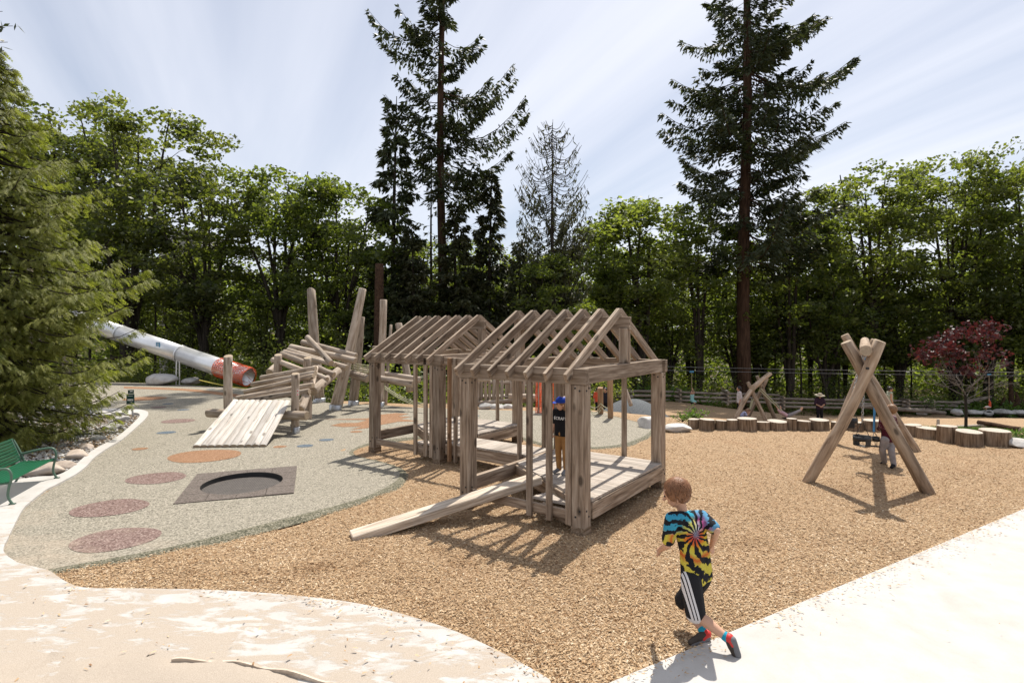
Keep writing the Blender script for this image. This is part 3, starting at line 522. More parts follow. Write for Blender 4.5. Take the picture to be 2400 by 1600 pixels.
cp('leaning_pole', (2000, 990), 19.2, (1903, 420), 19.6, .13, .12, 44); cp('leaning_pole', (1790, 1118), 19.6, (1840, 432), 20.8, .07, .05, 45); cp('post', (1712, 900), 20.2, (1712, 608), 20.2, .12, seed=46)
for i, (a, b, da, db, r) in enumerate((((1490, 832), (1645, 885), 18.6, 18.3, .13), ((1570, 812), (2085, 890), 19.2, 18.9, .10), ((1735, 880), (2025, 925), 18.4, 18.0, .115), ((1830, 850), (2080, 900), 19.4, 19.2, .08))): cp('bridge_log', a, da, b, db, r, seed=50 + i)
for a, d, r in (((1238, 1072), 20.0, .215), ((1374, 1132), 18.15, .20), ((1524, 1094), 19.2, .18), ((1745, 1115), 18.8, .145), ((1040, 1345), 14.0, .1)):
    p = at(*Z2(*a), d); log('metal_foot', Vector((p.x, p.y, -.1)), Vector((p.x + .02, p.y + .005, .20)), r * 1.02, r * 1.0, [M['galv'], M['galv']], cl, 60, wob=.0, rings=3)
for z_, s_ in ((1000, .0), (1030, 1.0)):
    p = at(*Z2(1062, z_ - 18), 13.9); beam('warning_sticker', p + Vector((0, 0, -.028)), p + Vector((0, 0, .028)), .05, .006, M['white'], cl, up=(-.15, -1, 0), c=0); beam('warning_mark', p + Vector((0, -.006, -.017)), p + Vector((0, -.006, .017)), .03, .004, M['red'], cl, up=(-.15, -1, 0), c=0)
net = thing('rope_net', 'pale rope net strung between the climber poles', 'rope net', at(*Z2(1600, 770), 18.8))
def rope(pa, pb, sag, r=.014, parent=None, mat='rope'):
    pa, pb = Vector(pa), Vector(pb); return tube('rope', [pa.lerp(pb, t) - Vector((0, 0, sag * 4 * t * (1 - t))) for t in np.linspace(0, 1, 9)], r, M[mat], parent, 6)
for i in range(5): rope(at(*Z2(1360 + 20 * i, 700 + 22 * i), 18.3), at(*Z2(1780 - 30 * i, 770 + 14 * i), 18.9), .10, parent=net)
for i in range(6): rope(at(*Z2(1450 + 38 * i, 725 + 8 * i), 18.4), at(*Z2(1430 + 45 * i, 800 + 6 * i), 18.8), .03, .011, net)
net2 = thing('rope_net', 'sagging rope net ladder beside the farther play house', 'rope net', at(*Z2(1900, 1000), 18.2))
for i in range(3): rope(at(*Z2(1785, 940 + 12 * i), 18.5), at(*Z2(2140, 1090 + 14 * i), 17.4), .12, parent=net2)
for i in range(6): rope(at(*Z2(1820 + 45 * i, 958 + 22 * i), 18.4 - .12 * i), at(*Z2(1835 + 45 * i, 995 + 21 * i), 18.4 - .12 * i), 0, .011, net2)
tag(rope(at(*Z2(240, 892), 24.5), at(*Z2(1000, 985), 21.5), .12, .02, None, 'yellow_rope'), 'thin yellow rope line stretched low past the slide mouth', 'rope')
# ------------------------------------------------------------------ tube slide
sd = thing('tube_slide', 'long steel tube slide with orange netting over its mouth', 'slide', gr(585, 905))
E0, E1 = Vector((-11.95, 25.6, .46)), Vector((-23.7, 29.4, 3.52)); sdir = (E1 - E0); SL = sdir.length; sdir.normalize()
def seg(name, a, b, r, mat, ribs=()):
    p, q = E0 + sdir * a, E0 + sdir * b; n = 40; V = []; m = frame_x(p, q); L = b - a
    for x in (-L / 2, L / 2):
        for k in range(n): an = 2 * math.pi * k / n; V.append((x, r * math.cos(an), r * math.sin(an)))
    for x in (L / 2, -L / 2):
        for k in range(n): an = 2 * math.pi * k / n; V.append((x, (r - .012) * math.cos(an), (r - .012) * math.sin(an)))
    F = [(i * n + k, i * n + (k + 1) % n, ((i + 1) % 4) * n + (k + 1) % n, ((i + 1) % 4) * n + k) for i in range(4) for k in range(n)]
    me = pymesh(name, V, F); me.polygons.foreach_set('use_smooth', np.ones(len(me.polygons), bool)); bmx = bmesh.new(); bmx.from_mesh(me); bmesh.ops.recalc_face_normals(bmx, faces=bmx.faces[:]); bmx.to_mesh(me); bmx.free()
    o = mesh_obj(name, me, mat, sd); set_world(o, m, sd); return o
for a, b in ((0, 4.02), (4.04, 8.0), (8.02, SL)): seg('tube_section', a, b, .405, M['steel'])
for a in (4.03, 8.01): seg('flange', a - .035, a + .035, .43, M['steel'])
T = Tubes(); mfr = frame_x(E0 - sdir * .05, E0 + sdir * 1.7)
nl = 30; ncir = 26
def netpt(a, s, r=.43): 
    return mfr @ Vector((s, r * math.cos(a), r * math.sin(a)))
for k in range(ncir):
    for sg in (1, -1): T.add([tuple(netpt(2 * math.pi * k / ncir + sg * t * 1.9, -.9 + 1.75 * t, .42 + .03 * math.sin(7 * t + k))) for t in np.linspace(0, 1, 14)], .0115, 4)
for a in np.linspace(-.9, .85, 16): T.add([tuple(netpt(an, a)) for an in np.linspace(0, 2 * math.pi, 21)], .0115, 4)
T.build('orange_netting', M['orange_net'], sd)
for sx in (0, .18): tube('support_leg', [E0 + sdir * (3.9 + sx) + Vector((0, -.3, -.25)), Vector((E0.x + sdir.x * (3.9 + sx), E0.y + sdir.y * 3.9 - .3, -.1))], .03, M['steel'], sd)
pst = E0 + sdir * 5.05; nv = Vector((-.28, -.86, .42)).normalized(); cst = pst + nv * .425
beam('sticker', cst + Vector((0, 0, -.15)) , cst + Vector((0, .0, .15)), .26, .006, M['sticker'], sd, up=nv, c=0)
for dz_, w_ in ((.13, .22), (-.13, .22), (.05, .15), (0, .15), (-.05, .15)): beam('sticker_line', cst + nv * .006 + Vector((0, 0, dz_ - .008)), cst + nv * .006 + Vector((0, 0, dz_ + .008)), w_, .004, M['white'], sd, up=nv, c=0)
tw = thing('slide_tower', 'round log slide tower mostly hidden behind the cedar', 'tower', Vector((-25.2, 30.0, 0)))
for i in range(6):
    an = i * math.pi / 3; b = Vector((-25.2 + 1.5 * math.cos(an), 30 + 1.5 * math.sin(an), -.2)); log('post', b, b + Vector((0, 0, 6)), .14, .12, LM, tw, 300 + i)
for i in range(13): beam('deck_board', Vector((-26.7 + i * .24, 28.7, 3.25)), Vector((-26.7 + i * .24, 31.3, 3.25)), .22, .05, M['deck'], tw)
# ------------------------------------------------------------------ in-ground trampoline
tr = thing('trampoline', 'square in-ground trampoline with a dark round jumping bed', 'trampoline', tc_)
def tp(a, b, z): return Vector((a * tux.x + b * tuy.x, a * tux.y + b * tuy.y, z))
RX, RY = TW * .375, TRH * .375
for gi in range(4):
    for gj in range(4):
        if gi in (1, 2) and gj in (1, 2): continue
        n = 24; xs_ = np.linspace(-TW / 2 + gi * TW / 4 + .004, -TW / 2 + (gi + 1) * TW / 4 - .004, n); ys_ = np.linspace(-TRH / 2 + gj * TRH / 4 + .004, -TRH / 2 + (gj + 1) * TRH / 4 - .004, n)
        V = []; ins = []
        for yy in ys_:
            for xx in xs_:
                q = math.hypot(xx / RX, yy / RY); ins.append(q < 1); q_ = min(q, 1.0)
                V.append(tp(xx / q_, yy / q_, .012 + .0006 * (gi * 4 + gj)))
        F = [(j * n + i, j * n + i + 1, (j + 1) * n + i + 1, (j + 1) * n + i) for j in range(n - 1) for i in range(n - 1) if not all(ins[k] for k in (j * n + i, j * n + i + 1, (j + 1) * n + i + 1, (j + 1) * n + i))]
        bm = bmesh.new(); bv_ = [bm.verts.new(v) for v in V]
        for f in F: bm.faces.new([bv_[k] for k in f])
        bmesh.ops.delete(bm, geom=[v for v in bm.verts if not v.link_faces], context='VERTS')
        r = bmesh.ops.extrude_face_region(bm, geom=bm.faces[:])
        for g in r['geom']:
            if isinstance(g, bmesh.types.BMVert): g.co.z -= .09
        bmesh.ops.recalc_face_normals(bm, faces=bm.faces[:]); me = bpy.data.meshes.new('tile'); bm.to_mesh(me); bm.free(); mesh_obj('rubber_tile', me, M['tile_rubber'], tr)
def bedmat():
    t = NT('woven_bed'); v = t.coord('Object', rot=(0, 0, R(45))); ch = t.new('ShaderNodeTexChecker'); t.ln(v, ch.inputs[0]); ch.inputs['Scale'].default_value = 34; n = t.noise(t.coord('Object'), 9, 4, .7); c = t.mix(ch.outputs['Fac'], (.028, .024, .021), (.115, .10, .09)); c = t.mix(t.ramp(n, [(.45, 0.0), (.75, .5)]), c, (.13, .112, .098)); t.bump(ch.outputs['Fac'], .6, .006); return t.done(c, .7, .3)
M['bed'] = bedmat(); n = 48
V = [tp(0, 0, -.088)] + [tp(RX * 1.04 * math.cos(2 * math.pi * k / n), RY * 1.04 * math.sin(2 * math.pi * k / n), -.062) for k in range(n)]
mesh_obj('jumping_bed', pymesh('bed', V, [(0, 1 + k, 1 + (k + 1) % n) for k in range(n)], True), M['bed'], tr)
V = []
for z_ in (.010, -.16): V += [tp(RX * .993 * math.cos(2 * math.pi * k / n), RY * .993 * math.sin(2 * math.pi * k / n), z_) for k in range(n)]
mesh_obj('pit_wall', pymesh('wall', V, [(k, (k + 1) % n, n + (k + 1) % n, n + k) for k in range(n)], True), M['black_rubber'], tr)
# ------------------------------------------------------------------ bench
bA, bB = gr(25, 1183, .06), gr(130, 1121.6, .06); bx = (bB - bA).normalized(); by = Vector((bx.y, -bx.x, 0)); bn = thing('park_bench', 'green slatted metal park bench on the concrete edge by the cedar', 'bench', bA)
def bp(l, f, z): return bA + bx * l + by * f + Vector((0, 0, z))   # l along, f forward
BL = (bB - bA).length
for l in (0.0, BL):
    tube('leg', spline([bp(l, .03, 0), bp(l, -.03, .12), bp(l, -.02, .26), bp(l, .01, .40), bp(l, -.02, .505), bp(l, -.10, .53), bp(l, -.30, .50), bp(l, -.46, .46)], 4), .018, M['frame_green'], bn)
    tube('leg', spline([bp(l, -.55, 0), bp(l, -.47, .16), bp(l, -.44, .34), bp(l, -.50, .52), bp(l, -.58, .70)], 4), .018, M['frame_green'], bn)
    tube('arm_foot', [bp(l, -.02, .008), bp(l, .06, .008)], .02, M['frame_green'], bn)
for i in range(8): f = -.04 - i * .056; z = .335 - .012 * math.sin(i / 7 * 3.1); beam('seat_slat', bp(-.02, f, z), bp(BL + .02, f, z), .046, .014, M['bench_green'], bn, c=.003)
for i in range(8): z = .375 + i * .047; f = -.475 - .12 * (i / 7) ** 1.1; beam('back_slat', bp(-.02, f, z), bp(BL + .02, f, z), .014, .040, M['bench_green'], bn, up=(0, 0, 1), c=.003)
for l in (.03, BL - .03): tube('seat_support', spline([bp(l, .0, .318), bp(l, -.25, .305), bp(l, -.44, .32), bp(l, -.50, .45), bp(l, -.60, .72)], 4), .016, M['frame_green'], bn)
# ------------------------------------------------------------------ rules sign
sb = gr(312, 979, .0); sg = thing('rules_sign', 'small dark green sign on a steel post in the gravel bed', 'sign', sb); tube('post', [sb + Vector((0, 0, -.05)), sb + Vector((-.035, 0, .46))], .024, M['galv'], sg)
ux = Vector((.93, .36, 0)).normalized(); nrm = Vector((ux.y, -ux.x, 0)); c0 = sb + Vector((-.045, -.03, .44))
def sq(name, cx, cz, w, h, mat, off): beam(name, c0 + ux * cx + nrm * off + Vector((-.05 * (cz), 0, cz - h / 2)), c0 + ux * cx + nrm * off + Vector((-.05 * cz, 0, cz + h / 2)), w, .008, mat, sg, up=nrm, c=0)
sq('sign_panel', 0, .12, .20, .30, M['sign_green'], .03); sq('sign_panel', .02, .335, .15, .11, M['sign_green'], .03)
for cx, cz, w, h in ((0, .215, .12, .010), (-.01, .11, .13, .022), (.045, .11, .06, .014), (-.03, .085, .09, .022), (.045, .08, .04, .02), (.01, .03, .06, .008), (.03, .35, .07, .03)): sq('printed_line', cx, cz, w, h, M['white'], .037)
# ------------------------------------------------------------------ boulders
def rock_mesh(seed, sx, sy, sz):
    rg = np.random.default_rng(seed); bm = bmesh.new(); bmesh.ops.create_icosphere(bm, subdivisions=4, radius=1); k = rg.uniform(-1, 1, (7, 3)); ph = rg.uniform(0, 6, 7)
    pl = [(Vector(rg.normal(0, 1, 3)).normalized(), rg.uniform(.62, .9)) for _ in range(13)]
    for v in bm.verts:
        p = v.co.copy(); q = 1 + .03 * math.sin(9 * p.x + ph[0]) * math.sin(8 * p.y + ph[1]) * math.sin(7 * p.z + ph[2]) + sum(.05 * math.sin(3.0 * (p.x * a + p.y * b + p.z * c) + h) for (a, b, c), h in zip(k, ph)); p = p * q
        for nn, dd in pl:
            e = p.dot(nn) - dd
            if e > 0: p -= nn * e * .85
        v.co = Vector((p.x * sx, p.y * sy, p.z * sz))
    me = bpy.data.meshes.new('rock'); bm.to_mesh(me); bm.free(); me.polygons.foreach_set('use_smooth', np.ones(len(me.polygons), bool)); return me
def boulder(label, px, py, d, w, hgt, seed, mat='rock', dep=.7, group=None, rot=0.0):
    p = at(px, py, d); o = mesh_obj('boulder', rock_mesh(seed, w / 2, w / 2 * dep, hgt * .62), M[mat]); o.location = (p.x, p.y, p.z + hgt * .30); o.rotation_euler = (0, 0, rot); tag(o, label, 'boulder', group); return o
boulder('large rounded boulder at the far rubber edge behind the rules sign', 378, 897, 26.3, 1.5, .52, 1); boulder('lower pale boulder beside the slide support legs', 450, 897, 26.5, .95, .3, 2)
boulder('domed pale boulder by the rubber edge behind the nearer play house', 1527, 1003, 14.9, .82, .34, 3, rot=.2); boulder('flat white boulder beside the first small stump', 1588, 1010, 14.6, .78, .24, 4, rot=-.2); boulder('long white boulder at the end of the stump row', 2395, 1046, 12.4, .75, .2, 5)
for i, (px, py, w, h) in enumerate(((100, 1113, .75, .24), (148, 1098, .5, .16), (178, 1075, .5, .2), (262, 1005, .55, .2), (285, 985, .5, .16), (240, 978, .6, .22), (232, 1030, .4, .14), (205, 1052, .35, .13), (62, 1105, .35, .12), (300, 972, .3, .1))):
    p = gr(px, py); boulder(('biggest tan boulder under the bench end', 'flat tan boulder next to the kerb bend above the bench', 'humped tan boulder behind the bench armrest', 'pale boulder under the low cedar boughs', 'small pale boulder in the gravel near the sign post', 'shaded boulder deep under the cedar boughs', 'little boulder in gravel halfway along the kerb', 'small tan stone tucked against the kerb curve', 'little stone between the bench legs', 'smallest stone at the foot of the sign')[i], px, py, p.y, w, h, 20 + i, 'rock_tan' if i in (0, 1, 2, 7, 8) else 'rock')
for i, (x, w) in enumerate(((2160, .9), (2243, 1.0), (2283, 1.3), (2313, 1.0), (2352, 1.7), (2392, 1.1))):
    boulder(('low white stone at the trail edge below the log fence', 'small domed white stone left of the red maple trunk', 'pale flat stone right behind the red maple trunk', 'pale stone below the child on the zip line', 'longest flat white stone by the uprooted stump', 'white trail stone nearest the picture edge')[i], x, 970, 42.5, w, .42, 50 + i)
for i, (px, py, w) in enumerate(((1140, 956, .8), (1166, 961, .9), (1192, 958, .6))): boulder(('boulder under the log bridge beside the thick post', 'middle boulder under the log bridge', 'smaller boulder under the far end of the log bridge')[i], px, py, 18.6, w * .7, .22, 60 + i)
# ------------------------------------------------------------------ stump row
def stump(i, p, r, h, label):
    rg = np.random.default_rng(400 + i); n = 28; ang = np.linspace(0, 2 * np.pi, n, endpoint=False); k = rg.uniform(0, 6, 4); V = []; prof = 1 + .03 * np.sin(2 * ang + k[0]) + .025 * np.sin(3 * ang + k[1]) + .014 * np.sin(7 * ang + k[2])
    sl_ = rg.normal(0, .03, 2)
    for z, s_ in ((-.15, 1.05), (.02, 1.04), (h * .3, 1.02), (h * .65, .99), (h - .02, .985), (h, .955)):
        for a, pr in zip(ang, prof): q = r * s_ * pr; V.append((q * math.cos(a), q * math.sin(a), z + (sl_[0] * math.cos(a) + sl_[1] * math.sin(a)) * r * (z / h if z > 0 else 0)))
    F = [(a * n + j, a * n + (j + 1) % n, (a + 1) * n + (j + 1) % n, (a + 1) * n + j) for a in range(5) for j in range(n)] + [tuple(5 * n + j for j in range(n))]
    me = pymesh('stump', V, F); me.polygons.foreach_set('use_smooth', np.array([len(f) == 4 for f in F])); me.polygons.foreach_set('material_index', np.array([0 if len(f) == 4 else 1 for f in F], np.int32))
    o = mesh_obj('log_stump', me, None, None, [M['stump'], M['stump_top']]); o.location = p; o.rotation_euler = (0, 0, rg.uniform(0, 6)); tag(o, label, 'stump', 'log stumps edging the wood chips')
st5 = [(835, 935, 550, 645), (937, 1080, 550, 662), (1083, 1188, 562, 660), (1190, 1287, 555, 668), (1285, 1460, 540, 675), (1460, 1580, 575, 668), (1565, 1738, 565, 670), (1738, 1832, 545, 662), (1832, 1955, 565, 665), (1950, 2120, 552, 668)]
st4 = [(505, 612, 850, 918), (625, 750, 840, 925), (758, 905, 825, 928), (960, 1085, 850, 945), (1095, 1220, 862, 965), (1195, 1365, 885, 990), (1360, 1503, 870, 1015), (1510, 1698, 910, 1050), (1702, 1920, 900, 1055)]
ordn = ['first', 'second', 'third', 'fourth', 'fifth', 'sixth', 'seventh', 'eighth', 'ninth', 'tenth']
SL_ = [(*Z5(a, t), *Z5(b, u)) for a, b, t, u in st5] + [(*Z4(a, t), *Z4(b, u)) for a, b, t, u in st4]
for i, (x0, y0, x1, y1) in enumerate(SL_):
    d0 = FPX * CAMH / (y1 - HY); r = (x1 - x0) / 2 * d0 / FPX; d = d0 + r; xc = (x0 + x1) / 2; h = CAMH - (y0 - HY) * (d + r * .6) / FPX
    if i < 10: lab = '%s log stump counting from the white boulders beside the play house' % ordn[i]
    else: lab = ['small stump seen behind the rear swing leg', 'low stump behind the hanging bucket seat', 'wide stump behind the blue swing strap', 'stump hidden behind the person in maroon', 'stump just beyond the outer swing leg', 'wide low stump between swing leg and tallest stump', 'tallest stump in the row near the red maple', 'stump standing in front of the red maple trunk', 'widest stump at the end beside the lawn'][i - 10]
    stump(i, Vector(((xc - 1200) * d / FPX, d, 0)), r, max(.2, h), lab)
# balance beams behind the stumps
bb = thing('balance_beams', 'crossed timber balance beams on the chips behind the stumps', 'balance beam', gr(2320, 1010, -.25))
rr = lambda x, y, d: at(2060 + .14456 * x, 880 + .14456 * y, d)
log('beam_log', rr(1605, 752, 15.4), rr(2290, 880, 14.4), .055, .07, [M['bark_red'], M['log_end']], bb, 501); beam('flat_beam', rr(1255, 848, 15.6), rr(1850, 818, 15.2), .2, .12, M['grey_log'], bb); log('short_post', rr(958, 800, 15.0) + Vector((0, 0, -.2)), rr(960, 705, 15.0), .045, .035, LM, bb, 502); log('support_log', rr(1690, 880, 15.3), rr(1690, 785, 15.3), .12, .11, LM, bb, 503)
# ------------------------------------------------------------------ A-frame swings
SM = [M['slog'], M['log_end']]
sw = thing('log_swing', 'tall A-frame log swing with bucket seats beside the stump row', 'swing', Vector((6.8, 10.8, 0)))
fb, rb_ = Vector((5.72, 9.15, 2.27)), Vector((7.95, 12.75, 2.33)); bd = (rb_ - fb).normalized(); B0, B1 = fb - bd * .28, rb_ + bd * .12
log('top_beam', B0, B1, .09, .09, SM, sw, 601, wob=.03)
def leg(a, da, b, db, seed, **k): return log('leg', a, at(*Z4(*b), db), .098, .088, SM, sw, seed, **k)
gz = lambda x, y: gr(*Z4(x, y))
leg(gz(302, 1330) + Vector((0, 0, -.05)), 0, (900, 200), 8.95, 602, wob=.09, bend=(.03, -.05)); leg(gz(1290, 1415) + Vector((0, 0, -.05)), 0, (622, 208), 9.25, 603, wob=.05)
leg(gz(510, 1010) + Vector((0, 0, -.05)), 0, (855, 190), 12.5, 604, wob=.06); leg(gz(1190, 1082) + Vector((0, 0, -.05)), 0, (608, 152), 12.6, 605, wob=.05)
pb = at(*Z4(782, 418), 8.95); log('bolt', pb + Vector((0, -.02, 0)), pb + Vector((0, -.06, 0)), .02, .02, [M['black_rubber']] * 2, sw, 606, wob=0)
def chain(name, a, b, parent, r=.007, step=.05, mat='chain'):
    a, b = Vector(a), Vector(b); T = Tubes(); n = max(2, int((b - a).length / step)); d = (b - a) / n; s1 = d.cross(Vector((0, 1, .2))).normalized(); s2 = d.cross(s1).normalized()
    for i in range(n):
        c = a + d * (i + .5); s_ = s1 if i % 2 else s2; L = d * .68; pts = [c + L * math.cos(t) + s_ * .018 * math.sin(t) for t in np.linspace(0, 2 * math.pi, 9)]; T.add([tuple(p) for p in pts], r, 4)
    return T.build(name, M[mat], parent)
def bucket(label, c, rz, w=.33, hang=None, group='toddler swing seats'):
    t = thing('swing_seat', label, 'swing seat', c, group); n = 24; h = .085
    V = []
    for rr_, z in ((w / 2, 0), (w / 2, h), (w / 2 - .018, h), (w / 2 - .018, 0)):
        for k in range(n): a = 2 * math.pi * k / n; V.append((rr_ * math.cos(a) * math.cos(rz) - rr_ * .8 * math.sin(a) * math.sin(rz), rr_ * math.cos(a) * math.sin(rz) + rr_ * .8 * math.sin(a) * math.cos(rz), z))
    mesh_obj('seat_band', pymesh('band', V, [(i * n + k, i * n + (k + 1) % n, ((i + 1) % 4) * n + (k + 1) % n, ((i + 1) % 4) * n + k) for i in range(4) for k in range(n)], True), M['black_rubber'], t)
    cx, sx = math.cos(rz), math.sin(rz); C = Vector(c)
    beam('crotch_panel', C + Vector((0, 0, -.10)) - Vector((-sx, cx, 0)) * .12, C + Vector((0, 0, .02)) - Vector((-sx, cx, 0)) * .13, .13, .012, M['black_rubber'], t, up=(-sx, cx, .1)); beam('seat_panel', C + Vector((0, 0, -.10)) - Vector((-sx, cx, 0)) * .12, C + Vector((0, 0, -.10)) + Vector((-sx, cx, 0)) * .12, .13, .012, M['black_rubber'], t); beam('back_panel', C + Vector((0, 0, -.10)) + Vector((-sx, cx, 0)) * .12, C + Vector((0, 0, .10)) + Vector((-sx, cx, 0)) * .125, .16, .012, M['black_rubber'], t, up=(-sx, cx, .1))
    tube('seat_strap', spline([C + Vector((cx, sx, 0)) * (w / 2) , C + Vector((cx, sx, 0)) * (w / 2 - .01) + Vector((0, 0, -.06)), C + Vector((0, 0, -.105)), C - Vector((cx, sx, 0)) * (w / 2 - .01) + Vector((0, 0, -.06)), C - Vector((cx, sx, 0)) * (w / 2)], 4), .006, M['black_rubber'], t, 6)
    if hang is not None:
        e = C + Vector((0, 0, .34))
        for s_ in (-1, 1): tube('hanger', [C + Vector((cx, sx, 0)) * (s_ * (w / 2 - .01)) + Vector((0, 0, h)), e + (hang - e).normalized() * .02], .005, M['black_rubber'], t, 5)
        chain('chain', e, hang, t)
    return t
dB = lambda d: B0 + (B1 - B0) * ((d - B0.y) / (B1.y - B0.y))
bucket('black bucket seat on a chain at the middle of the log swing', at(*Z4(752, 995), 10.5), .3, .34, dB(10.4) - Vector((0, 0, .11)))
bucket('black bucket seat lifted back near the rear swing leg', at(*Z4(647, 850), 11.9), -.2, .33, dB(12.0) - Vector((0, 0, .11)))
s3 = bucket('small black seat hanging from the blue strap', at(*Z4(862, 1000), 10.9), 1.2, .16, None); tb = dB(11.2) - Vector((0, 0, .1)); e3 = at(*Z4(846, 925), 10.9)
tube('blue_strap', spline([tb, at(*Z4(790, 545), 11.1), at(*Z4(835, 600), 11.0), at(*Z4(850, 690), 10.95), e3], 5), .02, M['blue'], s3, 8)
for s_ in (-1, 1): tube('hanger', [e3, at(*Z4(862 + s_ * 26, 985), 10.9)], .007, M['chain'], s3, 5)
# far swing, lower down the slope
fs = thing('log_swing', 'smaller-looking A-frame log swing down the slope behind the stumps', 'swing', at(*Z5(1460, 570), 27))
def fl(n_, a, da, b, db, r, seed, **k): return log(n_, at(*Z5(*a), da), at(*Z5(*b), db), r, r * .9, SM, fs, seed, **k)
fl('leg', (1255, 600), 25.5, (1590, 135), 26.2, .115, 611, bend=(0, .30), wob=.05); fl('leg', (1570, 610), 25.6, (1380, 215), 26.0, .095, 612); fl('leg', (1370, 560), 28.6, (1560, 180), 28.6, .10, 613); fl('leg', (1650, 600), 28.6, (1468, 160), 28.4, .10, 614); fl('top_beam', (1428, 268), 25.7, (1512, 200), 29.0, .125, 615)
# ------------------------------------------------------------------ zip lines, fences, log bridge behind
for i, (y0, y1, lab) in enumerate(((857, 869, 'upper zip line cable running across in front of the forest'), (866, 877, 'lower zip line cable running across in front of the forest'))):
    a, b = at(1380, y0 - 3, 36), at(2700, y1 + 4, 36 + 3 * i); tag(tube('zip_line', [a.lerp(b, t) - Vector((0, 0, .5 * t * (1 - t))) for t in np.linspace(0, 1, 12)], .014, M['cable'], None, 5), lab, 'cable')
for lab, px, py, d in (('zip line trolley above the child in pale top', 1621, 869, 36), ('zip line trolley above the child in orange', 2318, 876, 38.6)):
    p = at(px, py, d); t = thing('zip_trolley', lab, 'trolley', p, 'zip line trolleys'); beam('trolley_body', p + Vector((-.13, 0, -.05)), p + Vector((.13, 0, -.05)), .08, .12, M['sticker'], t); tube('hang_rope', [p + Vector((0, 0, -.1)), p + Vector((0, 0, -1.75))], .022, M['rope_brown'], t); log('disc_seat', p + Vector((0, 0, -2.62)), p + Vector((0, 0, -2.55)), .14, .14, [M['black_rubber']] * 2, t, 7, wob=0, rings=2); tube('lower_rope', [p + Vector((0, 0, -1.75)), p + Vector((0, 0, -2.6))], .015, M['black_rubber'], t)
def rail_fence(label, nodes, rails, seed, r=.095):
    t = thing('log_fence', label, 'fence', nodes[0]); rg = random.Random(seed)
    for i in range(len(nodes) - 1):
        a, b = nodes[i], nodes[i + 1]; dr = (b - a).normalized(); off = Vector((0, .22 if i % 2 else -.22, 0))
        for k in range(rails): z = .16 + k * .27; j = lambda s_: Vector((0, rg.uniform(-s_, s_), rg.uniform(-s_, s_) * .5)); log('rail', a - dr * .35 + off + Vector((0, 0, z)) + j(.05), b + dr * .35 + off + Vector((0, 0, z)) + j(.06), r * rg.uniform(.8, 1.1), r * rg.uniform(.8, 1.1), [M['grey_log'], M['log_end']], t, seed + i * 7 + k, n=10, rings=6)
        for k in range(rails + 1): c = a + Vector((0, 0, .05 + k * .27)); log('cross_block', c + Vector((0, -.55, 0)), c + Vector((0, .55, 0)), r * .8, r * .8, [M['grey_log'], M['log_end']], t, seed + 90 + i * 5 + k, n=10, rings=3)
    return t
rail_fence('weathered log rail fence behind the far swing and blue mound', [at(1350, 940, 36), at(1470, 943, 37), at(1590, 943, 38), at(1700, 946, 39), at(1820, 950, 40)], 3, 700)
rail_fence('long log rail fence beyond the swing running up to the red maple', [at(1830, 957, 41), at(1990, 959, 42), at(2120, 962, 43), at(2178, 963, 43.5), at(2270, 966, 44.5)], 3, 760)
tag(log('fallen_log', at(2000, 950, 40), at(2215, 967, 41.5), .16, .14, [M['grey_log'], M['log_end']], None, 790), 'low fallen log lying on the chips before the long fence', 'log'); tag(log('fallen_log', at(2220, 948, 45), at(2322, 930, 46.5), .17, .12, [M['grey_log'], M['log_end']], None, 791), 'propped grey log rising behind the red maple trunk', 'log'); tag(log('fallen_log', at(1575, 968, 33), at(1680, 967, 33.5), .16, .15, [M['grey_log'], M['log_end']], None, 792), 'grey log lying on the trail behind the white boulders', 'log'); tag(log('fallen_log', at(1690, 967, 34), at(1800, 972, 34), .16, .13, [M['grey_log'], M['log_end']], None, 793), 'grey log lying on the trail below the far swing', 'log')
lb = thing('log_bridge', 'log footbridge with upright balusters behind the play houses', 'bridge', at(1170, 960, 19.6))
Q = lambda x, y, d=19.6: at(1000 + .21259 * x, 860 + .21259 * y, d)
for i in range(18): x = 470 + i * 45 + (60 if i > 8 else 0); d = 19.3 + (i % 2) * .12; log('baluster', Q(x, 392, d), Q(x, 118 + 10 * ((i * 7) % 3), d), .062, .055, LM, lb, 800 + i, n=10, rings=5)
log('hand_rail', Q(420, 128, 19.2), Q(700, 142, 19.0), .075, .07, LM, lb, 830); log('hand_rail', Q(690, 175, 19.4), Q(1300, 170, 19.6), .06, .06, LM, lb, 831); log('bottom_rail', Q(440, 405, 19.2), Q(1280, 350, 19.4), .08, .08, LM, lb, 832)
for i in range(3): log('bridge_post', Q(570 + i * 330, 470, 19.8), Q(570 + i * 330, 140, 19.8), .13, .12, LM, lb, 840 + i)
for i in range(14): x = 430 + i * 62; beam('deck_board', Q(x, 312 - i, 20.6), Q(x + 10, 335 - i, 19.5), .24, .05, M['deck'], lb)
log('cross_log', Q(900, 320, 19.0), Q(1230, 330, 19.1), .09, .09, LM, lb, 850)
of = thing('safety_netting', 'orange plastic safety netting wrapped round stakes behind the play house', 'netting', gr(1294, 968))
T = Tubes()
for i in range(26):
    x = 1256 + i * 2.96; T.add([tuple(at(x + .8 * math.sin(k + i), 895 + k * 6.05, 17.4 + .05 * math.sin(i * .7))) for k in range(13)], .009, 4)
for k in range(22): T.add([tuple(at(1256 + i * 7.4, 895 + k * 3.45 + .7 * math.sin(i * 1.3 + k), 17.4 + .05 * math.sin(i * 1.7))) for i in range(11)], .011, 4)
T.build('net', M['orange_net'], of)
for x in (1262, 1326): log('stake', at(x, 970, 17.45), at(x, 890, 17.45), .03, .03, LM, of, 870 + x)
